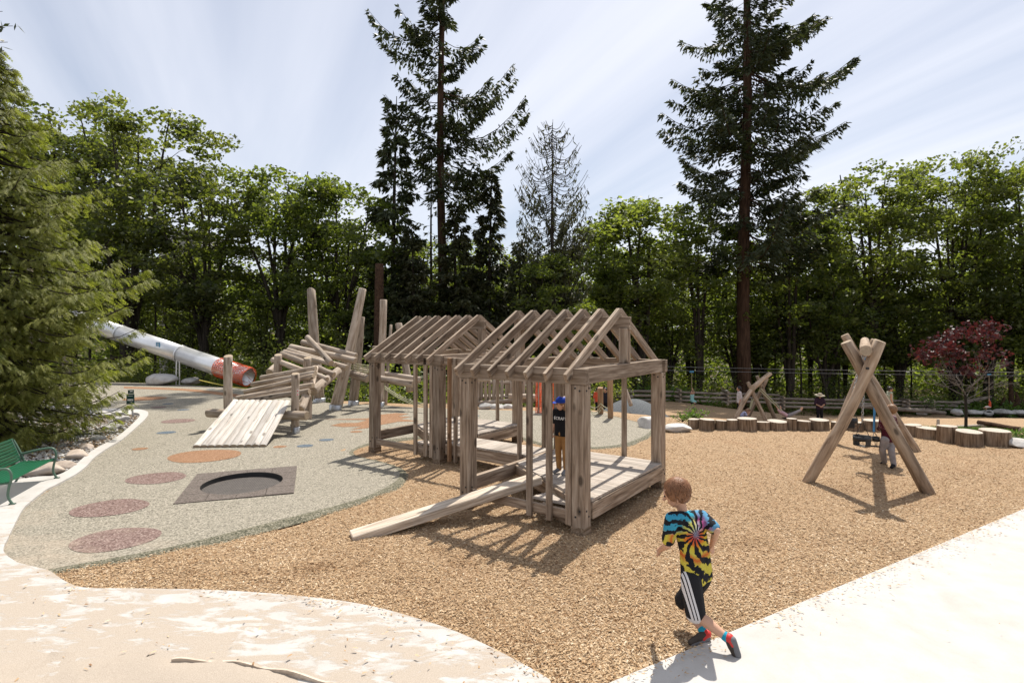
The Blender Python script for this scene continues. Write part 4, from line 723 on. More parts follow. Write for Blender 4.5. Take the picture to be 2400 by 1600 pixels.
pp = thing('timber_post', 'shorter timber post at the far rubber edge', 'post', gr(1408, 974)); beam('post_body', gr(1408, 972) - Vector((0, 0, .1)), at(1407, 908, 17.0), .15, .15, M['timber_warm'], pp, up=(.3, 1, 0)); 
pp = thing('timber_post', 'taller timber post next to the blue mound', 'post', gr(1431, 984)); beam('post_body', gr(1431, 982) - Vector((0, 0, .1)), at(1430, 888, 16.2), .145, .145, M['timber_warm'], pp, up=(.3, 1, 0))
rn = thing('rope_net', 'slack pale rope net tied between the two timber posts', 'rope net', at(1415, 955, 16.8))
for a, b, s_ in (((1382, 950), (1408, 945), .1), ((1382, 958), (1408, 953), .14), ((1385, 965), (1408, 960), .12), ((1408, 945), (1431, 955), .06), ((1408, 952), (1431, 962), .08)): rope(at(*a, 17.0), at(*b, 16.8), s_, .012, rn)
tag(log('leaning_pole', at(1479, 950, 22.6), at(1464, 905, 23.0), .08, .06, LM, None, 880), 'grey pole leaning up from the top of the blue mound', 'pole')
# ------------------------------------------------------------------ vegetation
def leaf_quads(C, size, rg, up=.75, aspect=.62, droop=None):
    """rhombic leaves round centres C (n,3); 'up' = how much the blades face the sky"""
    n = len(C); a = rg.uniform(0, 2 * np.pi, n); nrm = rg.normal(0, 1, (n, 3)) * (1 - up) + np.array([0, 0, 1.0]) * up; nrm /= np.linalg.norm(nrm, axis=1)[:, None]
    d = np.stack([np.cos(a), np.sin(a), np.zeros(n)], 1); d -= nrm * (d * nrm).sum(1)[:, None]; d /= np.linalg.norm(d, axis=1)[:, None] + 1e-9; s_ = np.cross(nrm, d); L = (size * rg.uniform(.6, 1.3, n))[:, None]; W = L * aspect
    V = np.stack([C - d * L * .5, C + s_ * W * .5 - nrm * L * .05, C + d * L * .5 - nrm * L * .12, C - s_ * W * .5 - nrm * L * .05], 1).reshape(-1, 3)
    return V, np.arange(4 * n).reshape(-1, 4)
def broadleaf(seed, H, r, cb, nclump=110, per=110, size=.21, stems=4, flat=.42, lean=0., shape=1.0):
    """returns (trunk arrays, crown arrays) in local coords; cb = height where the crown begins"""
    rg = np.random.default_rng(seed); T = Tubes(); tips = []; base_r = .011 * H + .06
    fork = cb * rg.uniform(.35, .7); T.add([(0, 0, -.6), (0.02, 0, fork * .5), (.05 * lean, 0, fork)], [base_r * 1.3, base_r, base_r * .9], 10)
    for s_ in range(stems):
        a = 2 * np.pi * s_ / stems + rg.uniform(-.5, .5); rad = r * rg.uniform(.15, .62); top = H * rg.uniform(.78, .97) if s_ else H * .97; pts = []; m = 9; w = rg.uniform(0, 6, 2)
        for k in range(m):
            t = k / (m - 1); q = rad * t ** 1.25; pts.append((.05 * lean + q * math.cos(a) + .12 * math.sin(4 * t + w[0]), q * math.sin(a) + .12 * math.sin(4.5 * t + w[1]), fork + (top - fork) * t))
        rs = [base_r * .72 * (1 - .9 * k / (m - 1)) + .012 for k in range(m)]; T.add(pts, rs, 7); pts = np.array(pts)
        for b in range(13):
            t = rg.uniform(.22, .96); p = np.array([np.interp(t * (m - 1), np.arange(m), pts[:, i]) for i in range(3)])
            if p[2] < cb * .75: continue
            hh = (p[2] - cb) / (H - cb + 1e-6); env = r * (max(.05, 1 - abs(2 * (hh - .42)) ** 2.2 * shape)) ** .5 if hh < 1 else .2; az = a + rg.normal(0, 1.0); L = max(.5, env * rg.uniform(.45, .95)); q = p + np.array([math.cos(az) * L, math.sin(az) * L, L * rg.uniform(.15, .7)]); mid = (p + q) / 2 + np.array([0, 0, .12 * L]); T.add([tuple(p), tuple(mid), tuple(q)], [base_r * .22 * (1 - t) + .018, .014, .006], 5); tips += [q, mid, (q + mid) / 2]
    tips = np.array(tips); C = []
    for _ in range(nclump):
        if rg.uniform() < .84: c = tips[rg.integers(len(tips))] + rg.normal(0, .25, 3)
        else:
            u = rg.normal(0, 1, 3); u /= np.linalg.norm(u); u[2] = abs(u[2]) * 1.0 if rg.uniform() < .72 else u[2]; zc = cb + (H - cb) * .45; c = np.array([u[0] * r * .92, u[1] * r * .92, zc + u[2] * (H - cb) * .52])
        sc_ = rg.uniform(.26, .62) * (.6 + .1 * r); k = int(per * rg.uniform(.6, 1.3)); g = rg.normal(0, 1, (k, 3)); g /= np.maximum(1, np.linalg.norm(g, axis=1) / 1.6)[:, None]; C.append(c + g * np.array([sc_, sc_, sc_ * flat]))
    C = np.vstack(C); C = C[C[:, 2] > .6]; V, F = leaf_quads(C, size, rg, .45); return (np.vstack(T.V), np.vstack(T.F)), (V, F)
def sprays(P, D, L, W, rg, droop):
    """narrow blades from P along D"""
    n = len(P); D = D + np.array([0, 0, -1]) * droop; D /= np.linalg.norm(D, axis=1)[:, None]; s_ = np.cross(D, rg.normal(0, .6, (n, 3)) + np.array([0, 0, 1.0])); s_ /= np.linalg.norm(s_, axis=1)[:, None] + 1e-9; L = L[:, None]; W = W[:, None]
    V = np.stack([P, P + D * L * .45 + s_ * W * .5, P + D * L, P + D * L * .5 - s_ * W * .5], 1).reshape(-1, 3); return V, np.arange(4 * n).reshape(-1, 4)
def conifer(seed, H, clear, rmax, tr, step=.30, per=3.4, droop=.35, dens=1.0, tipup=.25, skip=.12, blade=(.34, .12), prof=None, slope=-.12, extra=()):
    rg = np.random.default_rng(seed); T = Tubes(); zs = np.linspace(-.8, H, 14); T.add([(.12 * math.sin(z * .21 + seed), .1 * math.sin(z * .17), z) for z in zs], [tr * (1 - .93 * max(0, z) / H) ** .9 for z in zs], 10); PP, DD, LL = [], [], []; z = clear
    ex = list(extra)
    while z < H - .15:
        t = (z - clear) / (H - clear); env = rmax * (prof(t) if prof else (1 - t) ** .75 * (.55 + .45 * min(1, t * 5)))
        todo = [None] * max(2, int(per + rg.normal(0, .7)))
        while ex and ex[0][0] <= z: todo.append(ex.pop(0))
        for it in todo:
            if it is None and rg.uniform() < skip: continue
            a = rg.uniform(0, 2 * np.pi) if it is None else it[1]; L = max(.25, env * rg.uniform(.5, 1.18)) if it is None else it[2]; n = 7; s = np.linspace(0, 1, n); rise = slope * L + rg.normal(0, .08) * L
            ax = np.stack([np.cos(a) * L * s, np.sin(a) * L * s, z + rise * s + tipup * L * s ** 3 - droop * .22 * L * np.sin(s * np.pi)], 1); T.add([tuple(p) for p in ax], [max(.006, .028 * (L / 3) * (1 - .85 * q) + .004) for q in s], 4)
            k = int(L * 17 * dens) + 2; q = rg.uniform(.16, 1.0, k) ** .8; pb_ = np.stack([np.interp(q, s, ax[:, i]) for i in range(3)], 1); side = rg.choice([-1, 1], k); perp = np.array([-math.sin(a), math.cos(a), 0]); fw = np.array([math.cos(a), math.sin(a), 0]); tl = (.16 + .30 * L * (1 - q) * rg.uniform(.4, 1, k)); dv = perp * side[:, None] * .85 + fw * .6 + rg.normal(0, .15, (k, 3))
            for f in (.25, .65, 1.0): pos = pb_ + dv * (tl * f)[:, None] + np.array([0, 0, -1]) * (tl * f * f * droop)[:, None]; PP.append(pos); DD.append(dv + rg.normal(0, .35, (k, 3))); LL.append(np.full(k, 1.0))
        z += step * rg.uniform(.7, 1.3) * (1 if z < 26 else 1.8)
    P = np.vstack(PP); D = np.vstack(DD); n = len(P); V, F = sprays(P, D, blade[0] * rg.uniform(.6, 1.3, n), blade[1] * rg.uniform(.7, 1.3, n), rg, droop); return (np.vstack(T.V), np.vstack(T.F)), (V, F)
def tree_meshes(data, nm):
    (tv, tf), (cv, cf) = data; return fastmesh(nm + '_trunk', tv, tf, True), fastmesh(nm + '_crown', cv, cf)
def put_tree(name, label, loc, meshes, bark_, leaf_, scale=1.0, rz=0.0, group=None, sxy=1.0):
    t = thing(name, label, 'tree', loc, group); t.rotation_euler = (0, 0, rz)
    for part, me, m in (('trunk', meshes[0], bark_), ('crown', meshes[1], leaf_)):
        if not me.materials: me.materials.append(m)
        o = bpy.data.objects.new(part, me); link(o, t); o.scale = (scale * sxy, scale * sxy, scale)
        if me.materials[0] != m: o.material_slots[0].link = 'OBJECT'; o.material_slots[0].material = m
    return t
def base(px, d): x = (px - 1200) * d / FPX; return Vector((x, d, tz(x, d) - .3))
def topz(py, d): return CAMH + (HY - py) * d / FPX
MB = {}
def bl(key, **k):
    if key not in MB: MB[key] = tree_meshes(broadleaf(**k), key)
    return MB[key]
bl('A', seed=11, H=16.5, r=5.0, cb=4.2, nclump=340, per=62, size=.25, stems=6); bl('B', seed=12, H=12, r=3.7, cb=3.2, nclump=200, per=58, size=.24, stems=5); bl('C', seed=13, H=12, r=3.0, cb=2.4, nclump=165, per=58, size=.23, stems=4); bl('D', seed=14, H=14, r=4.2, cb=4.8, nclump=240, per=60, size=.25, stems=6); bl('E', seed=15, H=11, r=2.2, cb=3.5, nclump=120, per=80, size=.21, stems=3, flat=.6)
HM = {'A': 16.5, 'B': 12., 'C': 12., 'D': 14., 'E': 11.}
def maple(label, px, top, d, key, rz, leaf='maple_leaf', sxy=1.0, group='broadleaf trees along the forest edge'):
    p = base(px, d); put_tree('maple_tree', label, p, MB[key], M['bark'], M[leaf], (topz(top, d) - p.z) / HM[key], rz, group, sxy)
G0 = 'broadleaf trees along the forest edge'
maple('biggest dark maple rising behind the cedar and the slide', 300, 232, 38, 'A', .4, 'maple_brown', 1.0); maple('rounded maple just right of the biggest one above the slide mouth', 480, 385, 36, 'B', 1.9, 'maple_brown', 1.0); maple('yellow-green maple behind the log climber poles', 655, 395, 37, 'D', 2.6); maple('lower maple between the climber and the drooping hemlock', 800, 432, 37, 'B', 4.1); maple('dark maple behind the upper cedar boughs', 170, 272, 41, 'D', 5.0, 'maple_brown')
maple('slim maple just right of the bare-topped cedar', 1430, 492, 44, 'C', .8); maple('slim light-green maple left of the tall spruce', 1500, 470, 43, 'E', 2.0, 'alder_leaf', 1.3); maple('leafy maple close behind the tall spruce trunk', 1640, 478, 46, 'C', 3.3); maple('low maple right of the tall spruce trunk', 1850, 505, 47, 'B', 5.2); maple('tall sunlit maple behind the near swing', 2040, 400, 49, 'D', .2, 'alder_leaf', 1.0); maple('highest maple behind the red maple', 2245, 352, 49, 'A', 2.2, 'alder_leaf', .85); maple('dark maple filling the right picture edge', 2420, 400, 47, 'D', 3.7, 'maple_leaf'); maple('narrow maple under the big maples behind the fence', 1950, 470, 52, 'C', 1.2); maple('maple hidden behind the middle conifers', 1120, 560, 44, 'B', 2.9); maple('thin sapling-like maple in front of the middle conifers', 1290, 600, 34, 'E', .5, 'maple_leaf', 1.2)
rgt = random.Random(77); i = 0
for px in range(-120, 2640, 125):   # crowded rear rows, which nothing in the photo tells apart
    d = rgt.uniform(44, 54) if px < 1380 else rgt.uniform(54, 64); key = rgt.choice('BCDEC'); top = rgt.uniform(560, 660) if 850 < px < 1900 else rgt.uniform(530, 640); p = base(px + rgt.uniform(-25, 25), d); put_tree('forest_tree', 'leafy forest tree crowded in the dark rear rows', p, MB[key], M['bark'], M[rgt.choice(['maple_leaf', 'maple_brown', 'alder_leaf'])], (topz(top, d) - p.z) / HM[key], rgt.uniform(0, 6), 'forest trees in the rear rows', rgt.uniform(.9, 1.25))
bl('S', seed=31, H=7.0, r=1.9, cb=1.2, nclump=110, per=52, size=.19, stems=5, flat=.55); HM['S'] = 7.0
for px in range(330, 2600, 105):
    d = rgt.uniform(37, 42) if px < 1380 else rgt.uniform(46.5, 51); top = rgt.uniform(620, 740); p = base(px + rgt.uniform(-30, 30), d); put_tree('forest_sapling', 'young bushy sapling under the forest edge trees', p, MB['S'], M['bark'], M[rgt.choice(['alder_leaf', 'maple_leaf', 'alder_leaf'])], (topz(top, d) - p.z) / 7.0, rgt.uniform(0, 6), 'saplings under the forest edge', rgt.uniform(.8, 1.2))
for px in range(40, 2420, 64):     # bare dark stems that stripe the shade
    d = rgt.uniform(38, 46) if px < 1380 else rgt.uniform(48, 56); p = base(px + rgt.uniform(-26, 26), d); t = thing('tree_stem', 'slim bare dark tree stem standing in the forest shade', 'tree', p, 'slim dark stems in the forest shade'); T = Tubes(); h = rgt.uniform(8, 11); lx = rgt.uniform(-.6, .6); T.add([(p.x + lx * s * s + .1 * math.sin(5 * s), p.y, p.z + h * s) for s in np.linspace(0, 1, 8)], [.115 * (1 - .7 * s) * rgt.uniform(.8, 1.1) for s in np.linspace(0, 1, 8)], 7); T.build('trunk', M['bark'], t)
# tall conifers
d = 44; p = base(1747, d)
def pr_sp(t): return (1 - .85 * t ** 1.35) * (.86 + .14 * math.sin(t * 55))
sp = conifer(41, 42, 9.8, 5.7, .46, step=.34, per=4.0, droop=.5, dens=1.15, tipup=.22, blade=(.36, .13), prof=pr_sp, slope=-.16, extra=((17.5, 3.3, 5.6), (19.0, 3.0, 5.2), (21.4, -.1, 6.6), (21.7, .1, 7.4), (22.0, .25, 6.0), (24.6, .0, 5.2), (24.9, .15, 5.0)))
put_tree('spruce_tree', 'tallest dark spruce with spreading boughs right of the play houses', p, tree_meshes(sp, 'spruce'), M['bark_red'], M['needle'], 1.22, 0.0)
def pr_fir(t): return (.70 + .30 * math.sin(t * 37 + .6)) * (1 - t * .55)
d = 38; p = base(1036, d); fir = conifer(45, 44, 14.0, 3.9, .36, step=.36, per=3.2, droop=.55, dens=1.25, tipup=.35, skip=.2, blade=(.40, .14), prof=pr_fir, slope=-.10, extra=((16.2, .0, 4.6), (17.6, -.1, 5.6), (17.9, .15, 5.8), (18.2, 3.4, 3.6), (20.3, .1, 4.9), (20.6, -.2, 4.8), (23.8, 2.9, 4.6), (24.4, 3.1, 5.0)))
put_tree('fir_tree', 'tall ragged fir with a long bare trunk behind the farther play house', p, tree_meshes(fir, 'fir'), M['bark_red'], M['needle'], 1.0, 0.0)
d = 39; p = base(1015, d); put_tree('fir_tree', 'thin dead-limbed fir stem beside the ragged fir', p, tree_meshes(conifer(46, 17.5, 8, 1.3, .16, step=.5, per=2.2, droop=.3, dens=.5, tipup=.3, blade=(.3, .1)), 'thinfir'), M['bark'], M['needle_brown'], 1.0, 1.0)
d = 37; p = base(926, d); hm = conifer(47, topz(226, d) - p.z, 5.5, 3.0, .26, step=.5, per=4.2, droop=.85, dens=1.5, tipup=-.1, blade=(.46, .14), prof=lambda t: (1 - t) ** .85 * (.8 + .2 * math.sin(t * 40)) + .10, slope=-.32)
put_tree('hemlock_tree', 'drooping dark hemlock with a nodding tip left of the ragged fir', p, tree_meshes(hm, 'hemlock'), M['bark'], M['needle'], 1.0, .3)
cb = conifer(48, 13.5, .8, 2.7, .2, step=.24, per=4.2, droop=.8, dens=1.5, tipup=.12, blade=(.34, .13), slope=-.2); cm = tree_meshes(cb, 'cedar')
for lab, px, top, d, rz, sxy in (('feathery cedar right of the ragged fir', 1150, 398, 38, 0., 1.0), ('lower broad cedar between fir trunk and play house ridge', 1070, 470, 37, 2.1, 1.2), ('dark cedar below the drooping hemlock', 965, 520, 35, 4.0, 1.15), ('short dark cedar under the bare-topped cedar', 1215, 560, 36, 5.1, 1.0), ('dark cedar skirting the bare-topped cedar trunk', 1310, 575, 37.5, 1.1, 1.2), ('dark cedar to the left behind the pole climber', 880, 600, 37, 3.0, 1.1)):
    p = base(px, d); put_tree('cedar_tree', lab, p, cm, M['bark'], M['needle_brown'], (topz(top, d) - p.z) / 13.5, rz, 'cedars behind the play houses', sxy)
# bare-topped cedar: upswept thin branches, sparse hanging foliage low down
d = 36; p = base(1294, d); Hd = topz(288, d) - p.z; rg = np.random.default_rng(9); T = Tubes(); T.add([(0, 0, -.5), (0, 0, Hd * .5), (.02, 0, Hd)], [.24, .13, .012], 9); PP, DD = [], []
for z in np.arange(4.0, Hd - .15, .14):
    for _ in range(3):
        a = rg.uniform(0, 6.28); t = z / Hd; L = 2.5 * math.sqrt(max(.004, 1 - ((t - .55) / .452) ** 2)) * rg.uniform(.82, 1.08) if t > .55 else 2.6 * rg.uniform(.6, 1.05); s = np.linspace(0, 1, 7); pts = np.stack([np.cos(a) * L * s, np.sin(a) * L * s, z - .34 * L * np.sin(s * 2.2) * (1 - s * .35) + .62 * L * s ** 2.6], 1); T.add([tuple(q) for q in pts], [.026 * (1 - .6 * q) for q in s], 4); k = int(L * (34 * max(0, .78 - t) * 2.4 + 3.0)); q = rg.uniform(.35, 1, k); PP.append(np.stack([np.interp(q, s, pts[:, i]) for i in range(3)], 1) + rg.normal(0, .05, (k, 3))); DD.append(rg.normal(0, .5, (k, 3)))
P = np.vstack(PP); V, F = sprays(P, np.vstack(DD), .34 * rg.uniform(.6, 1.3, len(P)), .10 * rg.uniform(.6, 1.3, len(P)), rg, .9)
put_tree('bare_cedar_tree', 'half-dead cedar with a bare rounded crown of thin curved twigs', p, (fastmesh('bc_t', np.vstack(T.V), np.vstack(T.F), True), fastmesh('bc_c', V, F)), M['bark'], M['needle_brown'])
tag(log('shade_cut_trunk', at(886, 800, 31) + Vector((0, 0, -3)), at(889, 618, 31), .27, .235, [M['bark_red'], M['log_end']], None, 31, wob=.02), 'thick reddish tree trunk ended at the foliage shade line behind the climber poles', 'tree trunk')  # trunk shape stops where foliage shade begins; its shaded upper part is left out
# ---- near cedar with drooping flat sprays
CB = Vector((-11.45, 12.4, 0)); rg = np.random.default_rng(21); T = Tubes(); T.add([(0, 0, -.3), (.05, 0, 2), (0, .05, 5), (0, 0, 8.9)], [.3, .22, .13, .02], 10); PP, DD, SZ = [], [], []
z = .35
while z < 8.8:
    t = z / 9.0; env = float(np.interp(z, [.3, 1, 2.5, 3.6, 4.3, 4.7, 6, 7.5, 9], [2.1, 2.4, 2.85, 3.0, 2.75, 2.25, 1.7, .95, .2]))
    for _ in range(7 if z < 6 else 5):
        a = rg.uniform(0, 6.28); L = env * (rg.uniform(.5, .97) if rg.uniform() < .8 else rg.uniform(1.0, 1.16)); s = np.linspace(0, 1, 8); dip = .36 * L; pts = np.stack([np.cos(a) * L * s, np.sin(a) * L * s, z + .16 * L * s - dip * np.sin(s * 2.3) * s + .10 * L * s ** 3], 1); pts[:, 2] = np.maximum(pts[:, 2], .12); T.add([tuple(q) for q in pts], [.02 * (1 - .8 * q) + .003 for q in s], 5)
        k = int(L * 46) + 3; q = rg.uniform(.12, 1.02, k) ** .7; pos = np.stack([np.interp(q, s, pts[:, i]) for i in range(3)], 1); perp = np.array([-math.sin(a), math.cos(a), 0]); fw = np.array([math.cos(a), math.sin(a), 0]); sd_ = rg.uniform(-1, 1, k); off = .48 * L * (1.05 - q) * sd_ ; pos = pos + perp * off[:, None] + np.array([0, 0, -1]) * (np.abs(off) * .35)[:, None]; PP.append(pos); DD.append(fw * rg.uniform(.4, 1.0, (k, 1)) + perp * (sd_ * .9)[:, None] + rg.normal(0, .22, (k, 3))); SZ.append(rg.uniform(.10, .21, k))
    z += .115
P, D, SZ = np.vstack(PP), np.vstack(DD), np.concatenate(SZ)
keep = (P[:, 2] > .05); P, D, SZ = P[keep], D[keep], SZ[keep]
# spray template: a flat frond of fine fingers, local x forward, y side, z hang
fr = []
for sidx in np.linspace(.14, .86, 4):
    for sg_ in (-1, 1): Lf = .36 * (1 - sidx) ** .7 + .12; fr.append(((sidx, 0), (sidx + Lf * .72, sg_ * Lf * .62)))
fr.append(((0, 0), (1.06, 0)))
tv = []
for (x0, y0), (x1, y1) in fr:
    dx, dy = x1 - x0, y1 - y0; l = math.hypot(dx, dy); nx_, ny_ = -dy / l * .055, dx / l * .055; tv += [(x0, y0), (x0 + dx * .55 + nx_, y0 + dy * .55 + ny_), (x1, y1), (x0 + dx * .55 - nx_, y0 + dy * .55 - ny_)]
tv = np.array(tv); n = len(P); Dn = D + np.array([0, 0, -.38]); Dn /= np.linalg.norm(Dn, axis=1)[:, None]; sd_ = np.cross(Dn, rg.normal(0, .45, (n, 3)) + np.array([0, 0, 1.0])); sd_ /= np.linalg.norm(sd_, axis=1)[:, None]
hang = (tv[:, 0] ** 2) * .34 + np.abs(tv[:, 1]) * .22
V = P[:, None] + SZ[:, None, None] * (Dn[:, None] * tv[None, :, :1] + sd_[:, None] * tv[None, :, 1:2] + np.array([0, 0, -1.0]) * hang[None, :, None]); nt = len(tv); Fq = (np.arange(nt).reshape(-1, 4)[None] + (np.arange(n) * nt)[:, None, None]).reshape(-1, 4)
print('cedar sprays', n, 'quads', len(Fq))
put_tree('cedar_tree', 'big bright green cedar with drooping boughs beside the bench', CB, (fastmesh('nc_t', np.vstack(T.V), np.vstack(T.F), True), fastmesh('nc_c', V.reshape(-1, 3), Fq)), M['bark'], M['cedar_leaf'])
# overhanging bough tip in the top corner
t = thing('overhanging_bough', 'leafy bough tip reaching in at the upper corner of the sky', 'tree', Vector((-9.6, 9.5, 0))); rg = np.random.default_rng(8); T = Tubes(); T.add([(-11.4, 9.5, -.2), (-11.3, 9.5, 4), (-11.0, 9.5, 8.5)], [.2, .16, .05], 8); PP, DD = [], []
for (x1, y1) in ((30, 62), (18, 100), (6, 28), (-20, 0), (-40, 130)):
    e = at(x1, y1, 9.5); s0 = Vector((-11.1, 9.5, e.z - .4)); T.add([tuple(s0.lerp(e, q) + Vector((0, 0, .12 * math.sin(q * 3.1)))) for q in np.linspace(0, 1, 6)], [.03, .025, .02, .014, .009, .004], 5); q = rg.uniform(.3, 1, 70); PP.append(np.array([tuple(s0.lerp(e, k) + Vector((0, 0, .12 * math.sin(k * 3.1)))) for k in q]) + rg.normal(0, .05, (70, 3))); DD.append(rg.normal(0, .6, (70, 3)) + np.array([.5, 0, 0]))
P = np.vstack(PP); T.build('trunk', M['bark'], t); V, F = sprays(P, np.vstack(DD), .15 * rg.uniform(.6, 1.3, len(P)), .05 * rg.uniform(.7, 1.3, len(P)), rg, .5); mesh_obj('crown', fastmesh('bough', V - np.array(t.location), F), M['needle'], t)
# ---- red maple with a bare grey under-crown
rm = Vector((12.03, 15.0, tz(12.03, 15) - .1)); t = thing('red_maple_tree', 'small red-leaved maple with pale bare lower twigs behind the stumps', 'tree', rm); rg = np.random.default_rng(3); T = Tubes(); fz = at(2262, 925, 15).z; T.add([(rm.x, 15, rm.z - .1), (rm.x + .01, 15, fz * .5), (rm.x - .01, 15, fz)], [.04, .034, .028], 8); T.build('trunk', M['bark'], t); T = Tubes(); tips = []
def grow(p, dr, L, r, lv):
    q = p + dr * L; mid = (p + q) / 2 + np.array([0, 0, -.03 * L]); T.add([tuple(p), tuple(mid), tuple(q)], [r, r * .8, r * .6], 5)
    if lv == 0: tips.append(q); return
    for _ in range(3 if lv > 1 else 2): nd = dr + rg.normal(0, .42, 3) + np.array([0, 0, .10]); nd /= np.linalg.norm(nd); grow(q, nd, L * rg.uniform(.6, .82), r * .6, lv - 1)
for k in range(10): a = k * .63 + rg.uniform(-.2, .2); e = rg.uniform(.35, 1.1); grow(np.array([rm.x, 15, fz - .12 + .06 * k / 2]), np.array([math.cos(a) * math.cos(e), math.sin(a) * math.cos(e), math.sin(e)]), .48, .013, 3)
T.build('branches', M['bark_pale'], t); tips = np.array(tips); C = []
cz = at(2262, 822, 15).z
for _ in range(92):
    u = rg.normal(0, 1, 3); u /= np.linalg.norm(u); rr_ = rg.uniform(.25, 1.12) ** .6; c = np.array([rm.x - .10 + u[0] * 1.05 * rr_, 15 + u[1] * .95 * rr_, cz + .06 + u[2] * .66 * rr_ + .30 * u[0] * rr_ * (u[2] > 0)])
    if u[2] < -.2 and abs(u[0]) < .5 and rg.uniform() < .7: continue
    C.append(c + rg.normal(0, .075, (17, 3)))
C = np.vstack(C); V, F = leaf_quads(C, .10, rg, .35, .85); mesh_obj('crown', fastmesh('rmc', V - np.array(rm), F), M['red_leaf'], t)
# ---- the deep wood behind, one dark mass of foliage
rg = np.random.default_rng(66); C = []
for _ in range(5600):
    px = rg.uniform(-250, 2700); d = rg.uniform(52, 80) if px < 1380 else rg.uniform(58, 84); x = (px - 1200) * d / FPX; z0 = tz(x, d) - .3; hz = rg.uniform(0, 1) ** 1.25 * 11.5; C.append(np.array([x, d, z0 + hz]) + rg.normal(0, 1, (22, 3)) * np.array([.9, .9, .6]))
C = np.vstack(C); V, F = leaf_quads(C, .5, rg, .45); tag(mesh_obj('woodland', fastmesh('woodland', V, F), M['maple_leaf']), 'dark mass of deep woodland seen between the stems', 'woodland', kind='stuff')
# ---- undergrowth along the forest edge and ferns by the far fence (uncountable)
rg = np.random.default_rng(6); C = []
for _ in range(1500):
    px = rg.uniform(-60, 2500); dlo = np.interp(px, [0, 550, 700, 1300, 1500, 2500], [33, 31, 25, 23.5, 41.0, 47]); d = dlo + rg.uniform(0, 1) ** 1.6 * 9; x = (px - 1200) * d / FPX; z = tz(x, d) - .2; h = rg.uniform(.4, 2.6); s_ = rg.uniform(.3, .65); C.append(np.array([x, d, z + h * .5]) + rg.normal(0, 1, (46, 3)) * np.array([s_, s_, h * .38]))
C = np.vstack(C); V, F = leaf_quads(C, .16, rg, .5); tag(mesh_obj('undergrowth', fastmesh('undergrowth', V, F), M['alder_leaf']), 'dense green undergrowth along the foot of the forest', 'undergrowth', kind='stuff')
PP, DD = [], []
for _ in range(150):
    px = rg.choice([rg.uniform(1960, 2420), rg.uniform(1380, 1480), rg.uniform(1500, 1660)], p=[.75, .1, .15]); d = rg.uniform(44, 49) if px > 1900 else rg.uniform(38, 41); x = (px - 1200) * d / FPX; z = tz(x, d) - .1; k = 16; a = rg.uniform(0, 6.28, k); c = np.array([x, d, z]) + rg.normal(0, .2, (k, 3)) * np.array([1, 1, .2]); dr = np.stack([np.cos(a) * .8, np.sin(a) * .8, rg.uniform(.5, 1.3, k)], 1)
    for f in (0., .35, .7): PP.append(c + dr * f * .9); DD.append(dr + rg.normal(0, .5, (k, 3)) - np.array([0, 0, f * 1.2]))
P = np.vstack(PP); V, F = sprays(P, np.vstack(DD), .55 * rg.uniform(.6, 1.2, len(P)), .16 * rg.uniform(.6, 1.2, len(P)), rg, .1); tag(mesh_obj('ferns', fastmesh('ferns', V, F), M['fern']), 'bright ferns growing behind the long log fence', 'ferns', kind='stuff')
def shrub(label, px, py, d, w, h, seed, leaf='fern'):
    p = at(px, py, d); t = thing('shrub', label, 'shrub', p); rg = np.random.default_rng(seed); T = Tubes(); C = []
    for k in range(9): a = rg.uniform(0, 6.28); e = np.array([math.cos(a) * w * .5 * rg.uniform(.3, 1), math.sin(a) * w * .4, h * rg.uniform(.6, 1)]); b = np.array(p); T.add([tuple(b), tuple(b + e * .5 + np.array([0, 0, .1 * h])), tuple(b + e)], [.012, .009, .004], 5); C.append(b + e + rg.normal(0, .07 * w, (20, 3))); C.append(b + e * .6 + rg.normal(0, .07 * w, (10, 3)))
    T.build('stems', M['bark'], t); V, F = leaf_quads(np.vstack(C), .075 * max(.8, w), rg, .4, .5); mesh_obj('foliage', fastmesh('sh', V - np.array(p), F), M[leaf], t)
shrub('low bright green shrub between white boulder and first stump', 1600, 988, 15.6, .55, .22, 1); shrub('bright leafy shrub behind the second stump', 1635, 985, 15.8, .7, .3, 2); shrub('bushy dark shrub behind the blue mound', 1452, 945, 31, 2.4, 1.3, 3, 'alder_leaf'); shrub('green shrub growing through the middle of the log fence', 2170, 958, 42.6, 1.6, .9, 4); shrub('small shrub by the fallen log below the fence', 2203, 967, 41.6, 1.2, .7, 5); shrub('bushy shrub behind the log fence left of the far swing', 1510, 950, 39.5, 2.0, 1.0, 6, 'alder_leaf')
# uprooted stump at the far right
us = thing('uprooted_stump', 'broken brown stump with jagged spikes behind the ferns', 'stump', at(2376, 965, 46)); 
for k, (x, w, h) in enumerate(((2352, .35, 1.3), (2368, .3, 2.6), (2380, .4, 1.7), (2392, .4, 1.2), (2400, .45, .9))): q = at(x, 967, 46); log('spike', q, q + Vector((.06 * k, 0, h)), w, .05, [M['bark_red'], M['log_end']], us, 900 + k, wob=.15)
